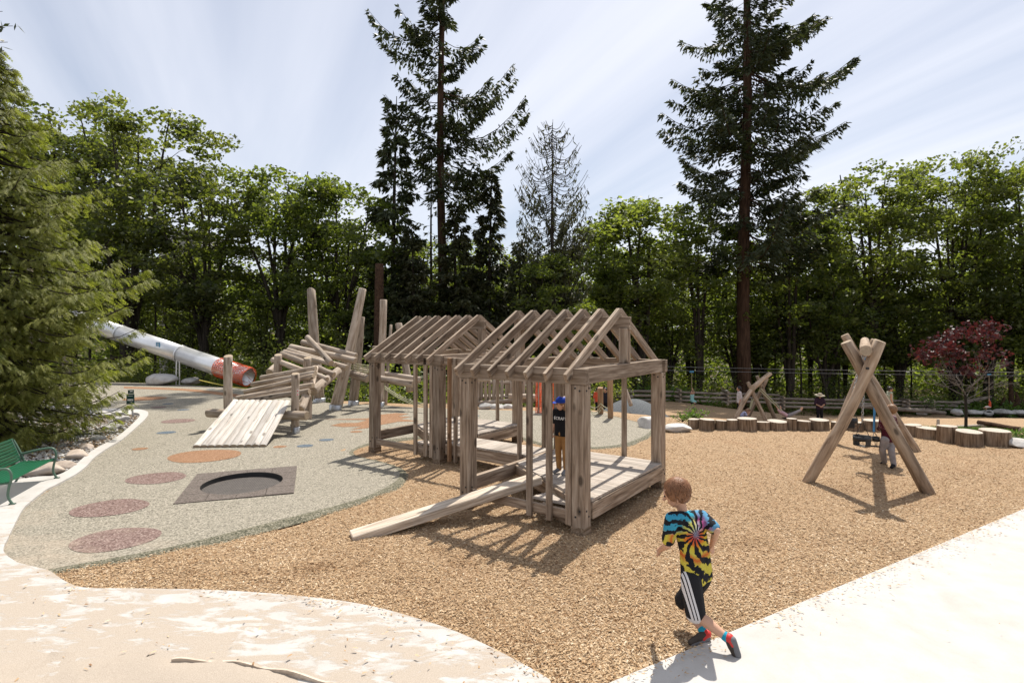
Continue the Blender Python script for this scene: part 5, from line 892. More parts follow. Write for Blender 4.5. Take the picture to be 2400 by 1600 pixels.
# pale building glimpsed through the maples
bd_ = thing('apartment_building', 'pale building with pipes and landings glimpsed through the trees', 'building', at(415, 800, 52)); b0 = at(385, 640, 52); b1 = at(455, 800, 52)
beam('wall', Vector((b0.x + (b1.x - b0.x) / 2, 54, b1.z - 3)), Vector((b0.x + (b1.x - b0.x) / 2, 54, b0.z + 4)), 3.6, (b1.x - b0.x) + 1.2, M['wall_pale'], bd_, up=(1, 0, 0))
for px, py in ((405, 670), (438, 668), (405, 735), (440, 735)): q = at(px, py, 52); beam('window', q + Vector((0, .03, -.55)), q + Vector((0, .03, .55)), .9, .06, M['glass'], bd_, up=(0, 1, 0)); beam('sill', q + Vector((-.5, -.05, -.6)), q + Vector((.5, -.05, -.6)), .12, .08, M['wall_pale'], bd_)
for py in (768, 782, 796): a, b = at(385, py, 51.2), at(450, py + 3, 51.2); beam('landing', a, b, 1.4, .12, M['pipe'], bd_); tube('rail', [a + Vector((0, -.6, .9)), b + Vector((0, -.6, .9))], .04, M['pipe'], bd_)
for px in (396, 402): tube('pipe', [at(px, 660, 51.7), at(px, 800, 51.7)], .11, M['pipe'], bd_)
# ------------------------------------------------------------------ people
def capsule(V, F, p0, p1, r0, r1, n=12):
    p0, p1 = Vector(p0), Vector(p1); d = p1 - p0; L = d.length
    if L < 1e-5: d = Vector((0, 0, 1)); L = 1e-4
    m = frame_x(p0, p0 + d.normalized() * max(L, 1e-4)); m.translation = p0; k0 = len(V); rings = []
    for th in np.linspace(-math.pi / 2, 0, 5)[1:]: rings.append((r0 * math.sin(th), r0 * math.cos(th)))
    for th in np.linspace(0, math.pi / 2, 5)[:-1]: rings.append((L + r1 * math.sin(th), r1 * math.cos(th)))
    V.append(m @ Vector((-r0, 0, 0)))
    for x, r in rings:
        for k in range(n): a = 2 * math.pi * k / n; V.append(m @ Vector((x, r * math.cos(a), r * math.sin(a))))
    V.append(m @ Vector((L + r1, 0, 0))); nr = len(rings)
    for k in range(n): F.append((k0, k0 + 1 + (k + 1) % n, k0 + 1 + k)); F.append((len(V) - 1, k0 + 1 + (nr - 1) * n + k, k0 + 1 + (nr - 1) * n + (k + 1) % n))
    for i in range(nr - 1):
        for k in range(n): F.append((k0 + 1 + i * n + k, k0 + 1 + i * n + (k + 1) % n, k0 + 1 + (i + 1) * n + (k + 1) % n, k0 + 1 + (i + 1) * n + k))
def ellips(V, F, c, rad, rot=None, n=16, m=10):
    c = Vector(c); rot = rot or Matrix.Identity(3); k0 = len(V); V.append(c + rot @ Vector((0, 0, -rad[2])))
    for i in range(1, m):
        ph = -math.pi / 2 + math.pi * i / m
        for k in range(n): a = 2 * math.pi * k / n; V.append(c + rot @ Vector((rad[0] * math.cos(ph) * math.cos(a), rad[1] * math.cos(ph) * math.sin(a), rad[2] * math.sin(ph))))
    V.append(c + rot @ Vector((0, 0, rad[2])))
    for k in range(n): F.append((k0, k0 + 1 + (k + 1) % n, k0 + 1 + k)); F.append((len(V) - 1, k0 + 1 + (m - 2) * n + k, k0 + 1 + (m - 2) * n + (k + 1) % n))
    for i in range(m - 2):
        for k in range(n): F.append((k0 + 1 + i * n + k, k0 + 1 + i * n + (k + 1) % n, k0 + 1 + (i + 1) * n + (k + 1) % n, k0 + 1 + (i + 1) * n + k))
_tmp = bpy.data.collections.new('tmp'); scene.collection.children.link(_tmp)
def blob(name, prims, vox, mat, parent, smooth=4, cuts=()):
    V, F = [], []
    for p in prims:
        if p[0] == 'c': capsule(V, F, *p[1:])
        else: ellips(V, F, *p[1:])
    off = pw(parent); me = bpy.data.meshes.new(name); me.from_pydata([tuple(v - off) for v in V], [], F); me.update(); o = bpy.data.objects.new('tmp', me); _tmp.objects.link(o)
    md = o.modifiers.new('r', 'REMESH'); md.mode = 'VOXEL'; md.voxel_size = vox; md.use_smooth_shade = True; ms = o.modifiers.new('s', 'SMOOTH'); ms.factor = .5; ms.iterations = smooth
    dg = bpy.context.evaluated_depsgraph_get(); nm = bpy.data.meshes.new_from_object(o.evaluated_get(dg)); bpy.data.objects.remove(o)
    if cuts:
        bm = bmesh.new(); bm.from_mesh(nm)
        for co, no in cuts:
            r = bmesh.ops.bisect_plane(bm, geom=bm.verts[:] + bm.edges[:] + bm.faces[:], plane_co=Vector(co) - off, plane_no=no, clear_outer=True); bmesh.ops.holes_fill(bm, edges=[e for e in bm.edges if e.is_boundary], sides=0)
        bm.to_mesh(nm); bm.free()
    nm.polygons.foreach_set('use_smooth', np.ones(len(nm.polygons), bool)); return mesh_obj(name, nm, mat, parent)
def cloth(name, c, rough=.85): return plain(name, c, rough, .15, None, .22, 11)
M['skin'] = plain('fair_skin', (.52, .30, .20), .55, .3, None, .06, 5); M['skin2'] = plain('tan_skin', (.42, .235, .15), .55, .3, None, .06, 5)
def hairmat(name, a, b):
    t = NT(name); n = t.noise(t.coord('Object', (150, 150, 22)), 1, 3, .6); t.bump(n, .5, .004); return t.done(t.ramp(n, [(.3, a), (.7, b)]), .5, .4)
M['hair_brown'] = hairmat('auburn_hair', (.10, .042, .018), (.30, .135, .06)); M['hair_dark'] = hairmat('dark_hair', (.008, .007, .007), (.035, .028, .025)); M['hair_gold'] = hairmat('light_brown_hair', (.10, .05, .025), (.27, .15, .075))
def std(p, rz, h):
    D = dict(head=(0, .012, .925), neck=(0, 0, .865), chest=(0, 0, .745), belly=(0, .005, .63), pelvis=(0, 0, .53), shL=(-.105, 0, .815), shR=(.105, 0, .815), elL=(-.135, -.02, .655), elR=(.135, -.02, .655), wrL=(-.14, .03, .515), wrR=(.14, .03, .515), hiL=(-.05, 0, .51), hiR=(.05, 0, .51), knL=(-.055, .012, .285), knR=(.055, .012, .285), anL=(-.055, -.005, .045), anR=(.055, -.005, .045), toL=(-.065, .095, .018), toR=(.065, .095, .018)); q = Matrix.Rotation(rz, 3, 'Z')
    return {k: Vector(p) + q @ (Vector(v) * h) for k, v in D.items()}
def hand(pr, el, wr, s, fwd, grip=.5):
    d = (wr - el).normalized(); side = d.cross(fwd); side = side.normalized() if side.length > .05 else d.cross(Vector((0, 0, 1))).normalized(); palm = d.cross(side).normalized(); c = wr + d * .035 * s; pr.append(('c', wr, wr + d * .06 * s, .020 * s, .026 * s))
    for i, (o_, L) in enumerate(((-.026, .058), (-.009, .068), (.009, .064), (.026, .05))): k = wr + d * .075 * s + side * o_ * s; m_ = k + (d * (1 - grip * .3) + palm * grip * .5).normalized() * L * .55 * s; pr.append(('c', k - d * .02 * s, m_, .0092 * s, .0085 * s)); pr.append(('c', m_, m_ + (d * (1 - grip) + palm * grip).normalized() * L * .5 * s, .0085 * s, .0075 * s))
    b = wr + d * .025 * s - side * .02 * s; m_ = b + (d * .5 - side * .8).normalized() * .035 * s; pr.append(('c', b, m_, .011 * s, .0095 * s)); pr.append(('c', m_, m_ + (d * .9 - side * .2 + palm * grip * .5).normalized() * .03 * s, .0095 * s, .008 * s))
def person(label, J, h, fwd, skin='skin', top=None, topm=None, sleeve=.5, bottom='pants', botm=None, shoem=None, sockm=None, hairm='hair_dark', hair='short', hat=None, vox=.014, headk=1.0, look=None, detail=False, bulk=1.0, shoe=True):
    fwd = Vector(fwd).normalized(); look = Vector(look).normalized() if look is not None else fwd; low = min(v.z for v in J.values()) - .02 * h; t = thing('person', label, 'person', Vector((J['pelvis'].x, J['pelvis'].y, low))); s = h; b = bulk; rt = fwd.cross(Vector((0, 0, 1))).normalized()
    hr = .066 * h * headk; up = (J['head'] - J['neck']).normalized(); lx = look - up * look.dot(up); lx.normalize(); ly = up.cross(lx); HM_ = Matrix((lx, ly, up)).transposed(); hc = J['head']; hp = lambda x, y, z: hc + HM_ @ Vector((x, y, z)) * hr
    pr = [('e', hp(-.03, 0, .12), (hr * 1.06, hr * .86, hr * 1.0), HM_), ('e', hp(.30, 0, -.50), (hr * .60, hr * .58, hr * .62), HM_), ('c', hp(.98, 0, -.05), hp(1.16, 0, -.30), hr * .10, hr * .15), ('e', hp(.86, 0, -.62), (hr * .12, hr * .26, hr * .09), HM_)]
    for y in (-1, 1): pr += [('e', hp(-.05, y * .86, -.12), (hr * .20, hr * .10, hr * .30), HM_), ('e', hp(.80, y * .36, .30), (hr * .18, hr * .24, hr * .09), HM_)]
    pr += [('c', J['neck'] - up * .02 * s, hp(-.1, 0, -.5), .030 * s * b, .029 * s * b), ('c', J['shL'], J['shR'], .036 * s * b, .036 * s * b), ('c', J['chest'] + rt * .03 * s, J['belly'] + rt * .025 * s, .058 * s * b, .052 * s * b), ('c', J['chest'] - rt * .03 * s, J['belly'] - rt * .025 * s, .058 * s * b, .052 * s * b), ('c', J['belly'], J['pelvis'], .06 * s * b, .066 * s * b)]
    for k in 'LR':
        pr += [('c', J['sh' + k], J['el' + k], .031 * s * b, .024 * s), ('c', J['el' + k], J['wr' + k], .025 * s, .0165 * s), ('c', J['hi' + k], J['kn' + k], .052 * s * b, .034 * s * b), ('c', J['kn' + k], J['kn' + k].lerp(J['an' + k], .35), .033 * s * b, .035 * s * b), ('c', J['kn' + k].lerp(J['an' + k], .35), J['an' + k], .034 * s * b, .021 * s)]
        hand(pr, J['el' + k], J['wr' + k], s * (.62 if h > 1.5 else .68), fwd)
        if not shoe: pr += [('c', J['an' + k], J['to' + k], .022 * s, .016 * s)]
    blob('body', pr, vox, M[skin], t, 3 if not detail else 4)
    for y in (-1, 1):
        V, F = [], []; ellips(V, F, hp(.90, y * .36, .10) - pw(t), (hr * .10, hr * .17, hr * .09), HM_, 10, 6); mesh_obj('eye', pymesh('eye', V, F, True), M['hair_dark'], t)
    if topm:
        e = .011 * s; pr = [('c', J['shL'] * .97 + J['shR'] * .03, J['shR'] * .97 + J['shL'] * .03, .040 * s * b + e * .4, .040 * s * b + e * .4)]
        for q in (-1, 1): pr += [('c', J['chest'] + rt * .034 * q * s, J['belly'] + rt * .034 * q * s, .063 * s * b + e, .060 * s * b + e), ('c', J['belly'] + rt * .034 * q * s, J['pelvis'] + rt * .034 * q * s - Vector((0, 0, .012 * s)), .060 * s * b + e, .066 * s * b + e)]
        for k in 'LR':
            if sleeve > .01: f = min(1, sleeve * 2); pr.append(('c', J['sh' + k], J['sh' + k].lerp(J['el' + k], f), .037 * s * b + e * .5, .036 * s * b + e * .4))
            if sleeve > .5: pr.append(('c', J['el' + k], J['el' + k].lerp(J['wr' + k], (sleeve - .5) * 2), .033 * s * b, .027 * s))
        dn = (J['pelvis'] - J['belly']).normalized(); cuts = [(J['pelvis'] + dn * (.03 * s), dn)]
        for k in 'LR':
            if .01 < sleeve <= .5: ax = (J['el' + k] - J['sh' + k]).normalized()
        o = blob('shirt', pr, vox, topm, t, 3, cuts); o['label'] = top
    if bottom:
        f = {'pants': 1.0, 'shorts': .5, 'capri': .8}[bottom]; pr = [('e', J['pelvis'], (.088 * s * b, .075 * s * b, .07 * s), Matrix((rt, fwd, Vector((0, 0, 1)))).transposed())]
        for k in 'LR':
            kn, an, hi = J['kn' + k], J['an' + k], J['hi' + k]
            if bottom == 'shorts': pr.append(('c', hi, kn.lerp(hi, .02), .064 * s * b, .062 * s * b))
            else: pr += [('c', hi, kn, .060 * s * b, .043 * s * b), ('c', kn, kn.lerp(an, .97 if f == 1 else .5), .044 * s * b, .036 * s * b)]
        blob(bottom if bottom != 'pants' else 'trousers', pr, vox, botm, t, 3)
    if shoe:
        for k in 'LR':
            an, to = J['an' + k], J['to' + k]; dr = (to - an).normalized(); heel = an - dr * .018 * s + (to - an).cross(rt).normalized() * 0; o = blob('shoe', [('c', an + Vector((0, 0, .0)), an.lerp(to, .45), .029 * s, .028 * s), ('c', an.lerp(to, .3), to, .027 * s, .022 * s)], vox * .8, shoem or M['hair_dark'], t, 3)
            if sockm: kn = J['kn' + k]; blob('sock', [('c', an, an.lerp(kn, .14), .027 * s, .027 * s)], vox * .7, sockm, t, 2)
    if hair:
        pr = [('e', hp(-.16, 0, .24), (hr * 1.08, hr * .97, hr * 1.04), HM_), ('e', hp(-.42, 0, -.18), (hr * .72, hr * .80, hr * .72), HM_)]
        if hair in ('long',): pr += [('c', hp(-.6, 0, 0), hp(-.75, 0, -1.5), hr * .7, hr * .5), ('c', hp(-.2, .7, -.1), hp(-.3, .75, -1.2), hr * .25, hr * .2), ('c', hp(-.2, -.7, -.1), hp(-.3, -.75, -1.2), hr * .25, hr * .2)]
        if hair == 'bun': pr += [('e', hp(-1.0, 0, .75), (hr * .42,) * 3, HM_)]
        rgh = random.Random(3)
        if detail:
            for _ in range(120): a = rgh.uniform(-2.6, 2.6); z_ = rgh.uniform(-.1, 1.0); q = math.sqrt(max(0, 1.12 - z_ * z_)); s0 = hp(-.16 - q * math.cos(a) * .95, q * math.sin(a) * .93, z_ + .1); pr.append(('c', s0, s0 - up * hr * .42 + HM_ @ Vector((rgh.uniform(-.1, .1), rgh.uniform(-.1, .1), 0)) * hr, hr * .085, hr * .03))
        if hair == 'bob': pr += [('c', hp(-.3, y * .75, .1), hp(-.1, y * .82, -.85), hr * .3, hr * .2) for y in (-1, 1)] + [('c', hp(-.7, 0, 0), hp(-.75, 0, -.85), hr * .6, hr * .45)]
        hc_cut = [(hp(.58, 0, 0), lx)]
        blob('hair', pr, vox * (.45 if detail else .7), M[hairm], t, 1 if detail else 2, hc_cut)
    if detail:   # loose locks lying over the cap of hair, spreading from the crown whorl
        T = Tubes(); E3 = (hr * 1.09, hr * .98, hr * 1.05); wh = HM_ @ Vector((-.45, .1, .9)).normalized(); hcn = hp(-.16, 0, .24); wl = HM_.transposed() @ wh; wl.normalize(); sx_ = wl.cross(Vector((1, 0, .3))).normalized(); sy_ = wl.cross(sx_)
        for _ in range(1000):
            az = rgh.uniform(0, 2 * math.pi); t0 = rgh.uniform(.0, 1.75) ** .9; ln_ = rgh.uniform(.35, .75); tws = rgh.gauss(.25, .25); pts = []
            for k in range(5):
                th_ = t0 + ln_ * k / 4; aa = az + tws * k / 4; dv = wl * math.cos(th_) + (sx_ * math.cos(aa) + sy_ * math.sin(aa)) * math.sin(th_); lift = 1.0 + .02 * math.sin(k / 4 * math.pi) + .02 * rgh.random(); pts.append((dv.x * E3[0] * lift, dv.y * E3[1] * lift, dv.z * E3[2] * lift))
            if pts[-1][0] > hr * .80 and pts[-1][2] < hr * .35: continue
            if min(q_[2] for q_ in pts) < -hr * 1.0: continue
            T.add([tuple(hcn + HM_ @ Vector(q_)) for q_ in pts], [hr * .030, hr * .036, hr * .032, hr * .022, hr * .004], 4)
        T.build('hair_locks', M[hairm], t)
    if hat == 'cap':
        V, F = [], []; o = blob('cap', [('e', hp(-.12, 0, .42), (hr * 1.16, hr * 1.05, hr * .82), HM_)], vox * .6, M['cap_blue'], t, 2, [(hp(0, 0, .30), -up)]); blob('cap_brim', [('e', hp(1.2, 0, .36), (hr * .55, hr * .62, hr * .09), HM_)], vox * .5, M['cap_blue'], o, 1)
    if hat == 'sun':
        o = blob('hat_crown', [('e', hp(-.05, 0, .62), (hr * 1.1, hr * 1.05, hr * .8), HM_)], vox * .7, M['straw'], t, 2, [(hp(0, 0, .42), -up)]); V = []; n = 24
        for rr_, z in ((1.0, .46), (2.3, .22), (2.3, .17), (1.0, .40)):
            for k in range(n): a = 2 * math.pi * k / n; V.append(hp(rr_ * math.cos(a), rr_ * math.sin(a), z + .06 * math.sin(3 * a)) - pw(t))
        mesh_obj('hat_brim', pymesh('brim', V, [(i * n + k, i * n + (k + 1) % n, ((i + 1) % 4) * n + (k + 1) % n, ((i + 1) % 4) * n + k) for i in range(4) for k in range(n)], True), M['straw'], t)
    return t
M['cap_blue'] = cloth('blue_cap', (.010, .045, .32), .5); M['straw'] = cloth('straw', (.52, .45, .33)); M['black_cloth'] = cloth('black_cloth', (.012, .012, .014)); M['khaki'] = cloth('tan_trousers', (.30, .155, .055)); 
def patterned():
    t = NT('maroon_knit'); n = t.noise(t.coord('Object'), 26, 4, .7, 1.2); sp = t.new('ShaderNodeSeparateXYZ'); t.ln(t.coord('Object'), sp.inputs[0]); m = t.math('MULTIPLY', t.ramp(n, [(.55, 0.0), (.60, 1.0)]), t.ramp(sp.outputs[2], [(.70, 0.0), (.76, 1.0)])); return t.done(t.mix(m, (.06, .010, .018), (.42, .33, .34)), .9, .1)
M['maroon'] = patterned(); M['grey_pants'] = cloth('grey_trousers', (.25, .225, .22)); M['pink'] = cloth('pink_shirt', (.55, .36, .38)); M['whiteshirt'] = cloth('white_shirt', (.62, .55, .53)); M['mint'] = cloth('mint_top', (.30, .52, .48)); M['orange_c'] = cloth('orange_top', (.62, .10, .05)); M['greyshoe'] = cloth('grey_shoe', (.16, .16, .17)); M['lilac'] = cloth('lilac_top', (.36, .38, .55)); M['darktop'] = cloth('dark_top', (.02, .02, .026)); M['plum'] = cloth('plum_top', (.035, .018, .03)); M['tank'] = cloth('pale_tank', (.34, .36, .28)); M['sock_blue'] = cloth('turquoise_sock', (.02, .30, .42)); M['boyshoe'] = cloth('brown_shoe', (.060, .048, .040), .6)
# ---- running boy
def B(x, y, d): return at(*Z3(x, y), d)
J = dict(head=B(318, 228, 4.70), neck=B(352, 325, 4.70), chest=B(412, 470, 4.70), belly=B(445, 620, 4.70), pelvis=B(462, 800, 4.72), shL=B(285, 408, 4.60), shR=B(500, 395, 4.78), elL=B(255, 590, 4.66), wrL=B(205, 625, 4.88), elR=B(600, 490, 4.62), wrR=B(570, 590, 4.84), hiL=B(420, 830, 4.64), hiR=B(490, 830, 4.80), knL=B(452, 1075, 4.62), anL=B(695, 1262, 4.46), toL=B(738, 1370, 4.44), knR=B(372, 985, 4.92), anR=B(522, 1226, 4.665), toR=B(425, 1280, 4.655))
def tiedye():
    t = NT('tie_dye'); c = t.new('ShaderNodeTexCoord').outputs['Object']; cc = B(452, 520, 4.6) - Vector((J['pelvis'].x, J['pelvis'].y, min(v.z for v in J.values()) - .02 * 1.36)); mp = t.new('ShaderNodeMapping'); t.ln(c, mp.inputs[0]); mp.inputs['Location'].default_value = (-cc.x, 0, -cc.z); sp = t.new('ShaderNodeSeparateXYZ'); t.ln(mp.outputs[0], sp.inputs[0]); x, z = sp.outputs[0], sp.outputs[2]
    r = t.math('SQRT', t.math('ADD', t.math('MULTIPLY', x, x), t.math('MULTIPLY', z, z))); a = t.math('ARCTAN2', z, x); nz = t.noise(c, 13, 3, .6); nz2 = t.noise(c, 34, 3, .6)
    tw = t.math('ADD', a, t.math('ADD', t.math('MULTIPLY', r, -3.0), t.math('MULTIPLY', nz, .7))); sw_ = t.math('ADD', t.math('SINE', t.math('MULTIPLY', tw, 13.0)), t.math('MULTIPLY', t.math('SUBTRACT', nz2, .5), 2.2)); blk = t.ramp(t.math('MULTIPLY', t.math('ADD', sw_, 1.0), .5), [(.46, 1.0), (.62, 0.0)])
    rj = t.math('ADD', r, t.math('MULTIPLY', t.math('SUBTRACT', nz, .5), .10)); warm = t.ramp(rj, [(.0, (.45, .45, .60)), (.035, (.62, .07, .05)), (.075, (.72, .17, .03)), (.11, (.68, .50, .05)), (.16, (.64, .58, .09)), (.20, (.62, .12, .03)), (.25, (.66, .56, .08))]); cool = t.ramp(rj, [(.0, (.50, .52, .62)), (.05, (.62, .60, .22)), (.10, (.60, .56, .10)), (.14, (.05, .38, .52)), (.22, (.05, .33, .50))]); pale = t.ramp(rj, [(.0, (.45, .40, .60)), (.06, (.60, .62, .70)), (.10, (.50, .08, .25)), (.15, (.12, .32, .50))])
    an = t.math('ADD', a, t.math('MULTIPLY', t.math('SUBTRACT', nz, .5), .8)); c2 = t.mix(t.ramp(t.math('DIVIDE', t.math('ADD', an, math.pi), 2 * math.pi), [(.02, 1.0), (.07, 0.0), (.40, 0.0), (.44, 0.0), (.5, 0.0), (.58, 0.0), (.86, 0.0), (.90, 1.0)]), warm, cool)
    up_ = t.ramp(t.math('ADD', t.math('MULTIPLY', z, 4.0), .5), [(.52, 0.0), (.66, 1.0)]); lf = t.ramp(t.math('ADD', t.math('MULTIPLY', x, 6.0), .5), [(.50, 1.0), (.62, 0.0)]); c2 = t.mix(up_, warm, t.mix(lf, pale, cool)); c2 = t.mix(t.math('MULTIPLY', t.math('SUBTRACT', 1.0, lf), t.ramp(z, [(0, 1.0), (.03, 0.0)])), c2, t.mix(.5, c2, warm)); return t.done(t.mix(blk, t.mix(1.0, c2, (.78, .78, .78), 'MULTIPLY'), (.012, .012, .016)), .85, .15)
def shortmat():
    t = NT('striped_shorts'); c = t.new('ShaderNodeTexCoord').outputs['Object']; low = min(v.z for v in J.values()) - .02 * 1.36; o0 = Vector((J['pelvis'].x, J['pelvis'].y, low)); a = B(392, 850, 4.5) - o0; b = B(455, 1085, 4.5) - o0; sp = t.new('ShaderNodeSeparateXYZ'); t.ln(c, sp.inputs[0]); k = (b.x - a.x) / (b.z - a.z); u = t.math('SUBTRACT', sp.outputs[0], t.math('ADD', t.math('MULTIPLY', t.math('SUBTRACT', sp.outputs[2], a.z), k), a.x)); wsel = None; s_ = None
    for o_ in (-.026, .0, .026): m_ = t.math('LESS_THAN', t.math('ABSOLUTE', t.math('SUBTRACT', u, o_)), .0085); s_ = m_ if s_ is None else t.math('MAXIMUM', s_, m_)
    near = t.math('LESS_THAN', sp.outputs[1], (B(450, 900, 4.645) - o0).y); s_ = t.math('MULTIPLY', s_, near); hem = t.math('LESS_THAN', sp.outputs[2], B(450, 1102, 4.6).z - low); s_ = t.math('MAXIMUM', s_, t.math('MULTIPLY', hem, near)); return t.done(t.mix(s_, (.014, .014, .016), (.62, .60, .60)), .8, .2)
boy = person('child in rainbow tie-dye shirt and striped black shorts running onto the pavement', J, 1.36, (-.62, .78, 0), 'skin', 'rainbow spiral tie-dye short-sleeved shirt', tiedye(), .40, 'shorts', shortmat(), M['boyshoe'], M['sock_blue'], 'hair_brown', 'short', None, .0075, 1.12, look=(-.92, .40, -.12), detail=True)
for k in 'LR':   # red heel counters and soles
    an, to = J['an' + k], J['to' + k]; dr = (to - an).normalized(); sdn = dr.cross(Vector((-.62, .78, 0)).cross(Vector((0, 0, 1)))).normalized(); sdn = sdn if (k == 'R' and sdn.z < 0) or (k == 'L' and sdn.x > 0) else -sdn
    blob('shoe_heel', [('c', an - dr * .012, an + dr * .03 + sdn * .012, .040, .036)], .007, M['red'], boy, 2); blob('shoe_sole', [('c', an + sdn * .026, to + sdn * .018, .030, .027)], .007, M['greyshoe'], boy, 2)
# ---- child in blue cap inside the play house
p = gr(1318, 1108, .45); J2 = std(p, R(38), 1.13); q = lambda k, dx, dy, dz: J2.__setitem__(k, J2[k] + Vector((dx, dy, dz)))
q('wrR', -.02, .06, .05); q('anR', .05, -.06, 0); q('toR', .03, -.10, 0); q('knR', .03, -.02, 0); q('anL', -.04, .08, 0); q('toL', -.05, .02, 0); q('knL', -.01, .05, 0)
f2 = Vector((-.62, -.78, 0)); J2 = std(p, math.atan2(-f2.x, f2.y), 1.13)
ch = person('child in blue cap and black shirt standing on the play house deck', J2, 1.13, f2, 'skin', 'black shirt with pale lettering', M['black_cloth'], .45, 'pants', M['khaki'], M['greyshoe'], None, 'hair_gold', 'bob', 'cap', .009, 1.22, look=(-.97, -.2, -.05))
fc = bpy.data.curves.new('lettering', 'FONT'); fc.body = 'ECRAFT'; fc.size = .062; fc.extrude = .002; fc.align_x = 'CENTER'; tmpo = bpy.data.objects.new('t', fc); _tmp.objects.link(tmpo); me = bpy.data.meshes.new_from_object(tmpo.evaluated_get(bpy.context.evaluated_depsgraph_get())); bpy.data.objects.remove(tmpo)
lt = mesh_obj('shirt_lettering', me, M['white'], ch); fr_ = f2.normalized(); rtv = Vector((-fr_.y, fr_.x, 0)); upv = Vector((0, 0, 1)); mm = Matrix((rtv, upv, fr_)).transposed().to_4x4(); mm.translation = J2['chest'] + fr_ * .106 + Vector((0, 0, -.03)) + rtv * .03; set_world(lt, mm, ch)
# ---- person at the swing
p = gr(2080, 1094); f3 = Vector((-.5, .85, 0)); J3 = std(p, math.atan2(-f3.x, f3.y), 1.2); 
for k, v in dict(head=at(*Z4(985, 745), 10.75), neck=at(*Z4(975, 785), 10.8), chest=at(*Z4(950, 850), 10.85), belly=at(*Z4(960, 920), 10.85), pelvis=at(*Z4(962, 985), 10.85), shL=at(*Z4(915, 815), 10.75), shR=at(*Z4(1000, 815), 10.9), elL=at(*Z4(905, 880), 10.8), wrL=at(*Z4(880, 905), 10.95), elR=at(*Z4(1020, 900), 10.9), wrR=at(*Z4(1018, 970), 10.9), hiL=at(*Z4(935, 990), 10.8), hiR=at(*Z4(985, 990), 10.9), knL=at(*Z4(912, 1070), 10.85), knR=at(*Z4(985, 1080), 10.75), anL=at(*Z4(932, 1165), 10.95), anR=at(*Z4(1005, 1190), 10.7), toL=at(*Z4(900, 1185), 11.0), toR=at(*Z4(985, 1208), 10.6)).items(): J3[k] = v
person('person in maroon patterned top and grey trousers pushing the swing seat', J3, 1.22, f3, 'skin2', 'maroon patterned top', M['maroon'], .95, 'pants', M['grey_pants'], M['black_cloth'], None, 'hair_gold', 'short', None, .01, 1.05, bulk=1.12)
# ---- far people on the lower ground
def stand(label, px, pytop, d, h, ang, **k):
    z = CAMH - (pytop - HY) * d / FPX - h; p = Vector(((px - 1200) * d / FPX, d, z)); Jx = std(p, ang, h); ov = k.pop('ov', {}); fw = Vector((-math.sin(ang), math.cos(ang), 0))
    for kk, vv in ov.items(): Jx[kk] = p + Matrix.Rotation(ang, 3, 'Z') @ (Vector(vv) * h)
    return person(label, Jx, h, fw, **k)
arms = dict(wrL=(-.02, .11, .60), wrR=(.03, .12, .60), elL=(-.145, .03, .66), elR=(.145, .03, .66))
stand('person in wide straw sun hat and dark clothes with folded hands', 1921, 921, 29, 1.62, R(175), skin='skin2', top='plum top', topm=M['plum'], sleeve=.5, bottom='pants', botm=M['black_cloth'], hairm='hair_dark', hair='long', hat='sun', vox=.016, ov=arms)
stand('person in white shirt and dark skirt walking past the far swing', 1733, 905, 28.5, 1.64, R(80), skin='skin', top='white shirt', topm=M['whiteshirt'], sleeve=.6, bottom='capri', botm=M['black_cloth'], hairm='hair_dark', hair='bob', vox=.016)
stand('person with dark hair seated low behind the first stumps', 1627, 955, 24, 1.6, R(120), skin='skin2', top='dark top', topm=M['darktop'], sleeve=.5, bottom='pants', botm=M['black_cloth'], hairm='hair_dark', hair='short', vox=.016)
stand('person in pale sleeveless top with tied dark hair behind the swing legs', 2085, 906, 27, 1.6, R(-100), skin='skin2', top='pale sleeveless top', topm=M['tank'], sleeve=0.0, bottom='pants', botm=M['black_cloth'], hairm='hair_dark', hair='bun', vox=.016)
hangp = dict(wrL=(-.02, .05, 1.12), wrR=(.02, .05, 1.07), elL=(-.10, .05, .97), elR=(.10, .05, .95), knL=(-.06, .20, .47), knR=(.06, .20, .47), anL=(-.05, .22, .25), anR=(.06, .34, .38), toL=(-.05, .29, .20), toR=(.06, .42, .40))
stand('child in mint top hanging from the zip line rope', 1622, 917, 36, 1.2, R(200), skin='skin', top='mint top', topm=M['mint'], sleeve=0.0, bottom='shorts', botm=M['mint'], hairm='hair_dark', hair='short', vox=.014, headk=1.2, ov=hangp)
stand('child in orange top riding the zip line near the ferns', 2320, 936, 38.6, 1.0, R(60), skin='skin', top='orange top', topm=M['orange_c'], sleeve=.3, bottom='shorts', botm=M['whiteshirt'], hairm='hair_dark', hair='short', vox=.014, headk=1.2, ov=hangp)
stand('child in orange top half hidden behind the shorter timber post', 1401, 909, 25, 1.2, R(190), skin='skin2', top='orange top', topm=M['orange_c'], sleeve=.5, bottom='pants', botm=M['black_cloth'], hairm='hair_dark', hair='short', vox=.016, headk=1.15)
stand('child in dark clothes beside the taller timber post', 1419, 909, 24, 1.25, R(150), skin='skin2', top='dark top', topm=M['darktop'], sleeve=.5, bottom='pants', botm=M['black_cloth'], hairm='hair_dark', hair='short', vox=.016, headk=1.15)
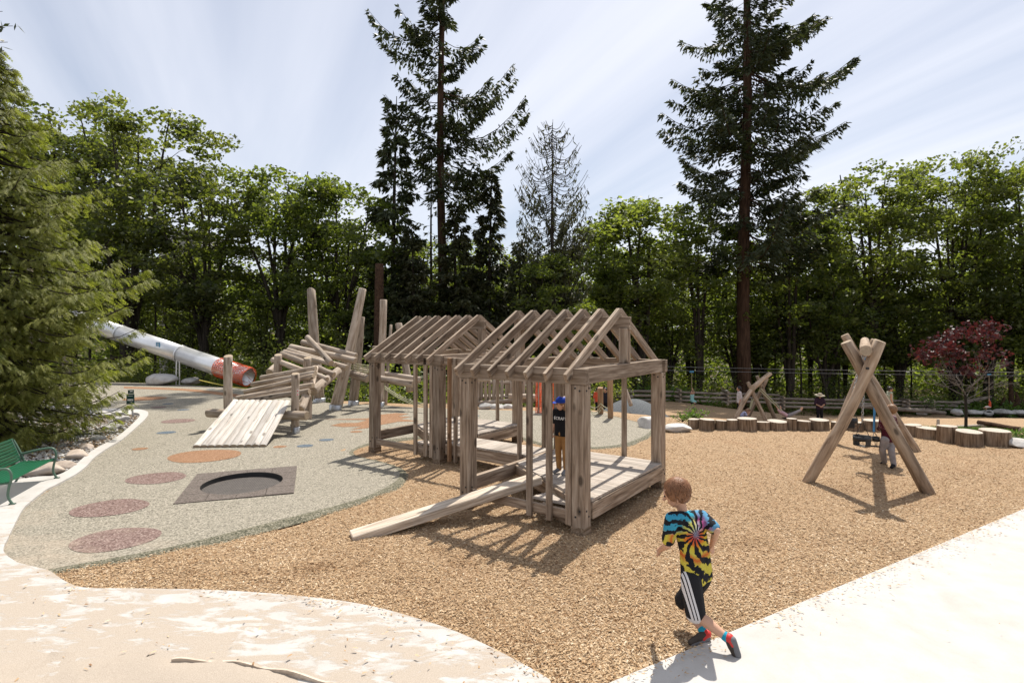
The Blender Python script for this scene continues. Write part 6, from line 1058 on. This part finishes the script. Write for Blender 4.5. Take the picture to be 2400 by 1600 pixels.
# girl lying back on the far swing
def S5(x, y, d): return at(*Z5(x, y), d)
J5 = dict(head=S5(1668, 450, 27.2), neck=S5(1680, 475, 27.2), chest=S5(1698, 498, 27.2), belly=S5(1722, 512, 27.2), pelvis=S5(1748, 525, 27.2), shL=S5(1676, 492, 27.05), shR=S5(1692, 482, 27.4), elL=S5(1660, 468, 27.0), elR=S5(1676, 458, 27.45), wrL=S5(1642, 436, 27.0), wrR=S5(1656, 430, 27.45), hiL=S5(1755, 526, 27.1), hiR=S5(1752, 522, 27.35), knL=S5(1808, 505, 27.05), knR=S5(1806, 498, 27.4), anL=S5(1868, 478, 27.05), anR=S5(1866, 472, 27.4), toL=S5(1885, 452, 27.05), toR=S5(1876, 448, 27.4))
g = person('child in pink shirt lying back on the far swing with legs out', J5, 1.35, (.8, -.2, .3), 'skin', 'pink shirt', M['pink'], .4, 'pants', M['grey_pants'], M['skin'], None, 'hair_dark', 'long', None, .013, 1.15)
J6 = dict(head=S5(1385, 482, 26.0), neck=S5(1368, 492, 26.0), chest=S5(1350, 505, 26.0), belly=S5(1332, 520, 26.0), pelvis=S5(1315, 540, 26.0), shL=S5(1356, 500, 25.85), shR=S5(1360, 495, 26.2), elL=S5(1372, 525, 25.8), elR=S5(1378, 512, 26.25), wrL=S5(1392, 505, 25.8), wrR=S5(1396, 492, 26.25), hiL=S5(1318, 542, 25.9), hiR=S5(1318, 540, 26.15), knL=S5(1345, 570, 25.85), knR=S5(1348, 568, 26.2), anL=S5(1330, 620, 25.9), anR=S5(1332, 618, 26.15), toL=S5(1345, 626, 25.9), toR=S5(1347, 624, 26.15))
person('child with reddish hair leaning forward on the far swing', J6, 1.3, (.9, -.3, 0), 'skin', 'lilac top', M['lilac'], .4, 'pants', M['darktop'], M['black_cloth'], None, 'hair_gold', 'bob', None, .013, 1.15)
for lab, a, b, d in (('swing seat and ropes under the child in pink', [(1490, 290), (1500, 275)], [(1642, 436), (1656, 430)], 27.1), ('swing seat and ropes under the child with reddish hair', [(1420, 370), (1440, 350)], [(1392, 505), (1396, 492)], 26.1)):
    t = thing('swing_seat', lab, 'swing seat', S5(*b[0], d), 'far swing seats')
    for (x0, y0), (x1, y1), dd in zip(a, b, (-.1, .25)): tube('rope', [S5(x0, y0, d + dd), S5(x1, y1, d + dd)], .022, M['rope'], t, 6)
    e = J5['pelvis'] if 'pink' in lab else J6['pelvis']; beam('seat', e + Vector((-.2, 0, -.12)), e + Vector((.2, 0, -.12)), .3, .04, M['black_rubber'], t)
    for x1, y1 in b: tube('lower_rope', [S5(x1, y1, d), e + Vector((0, 0, -.1))], .02, M['rope'], t, 6)
bpy.data.collections.remove(_tmp)
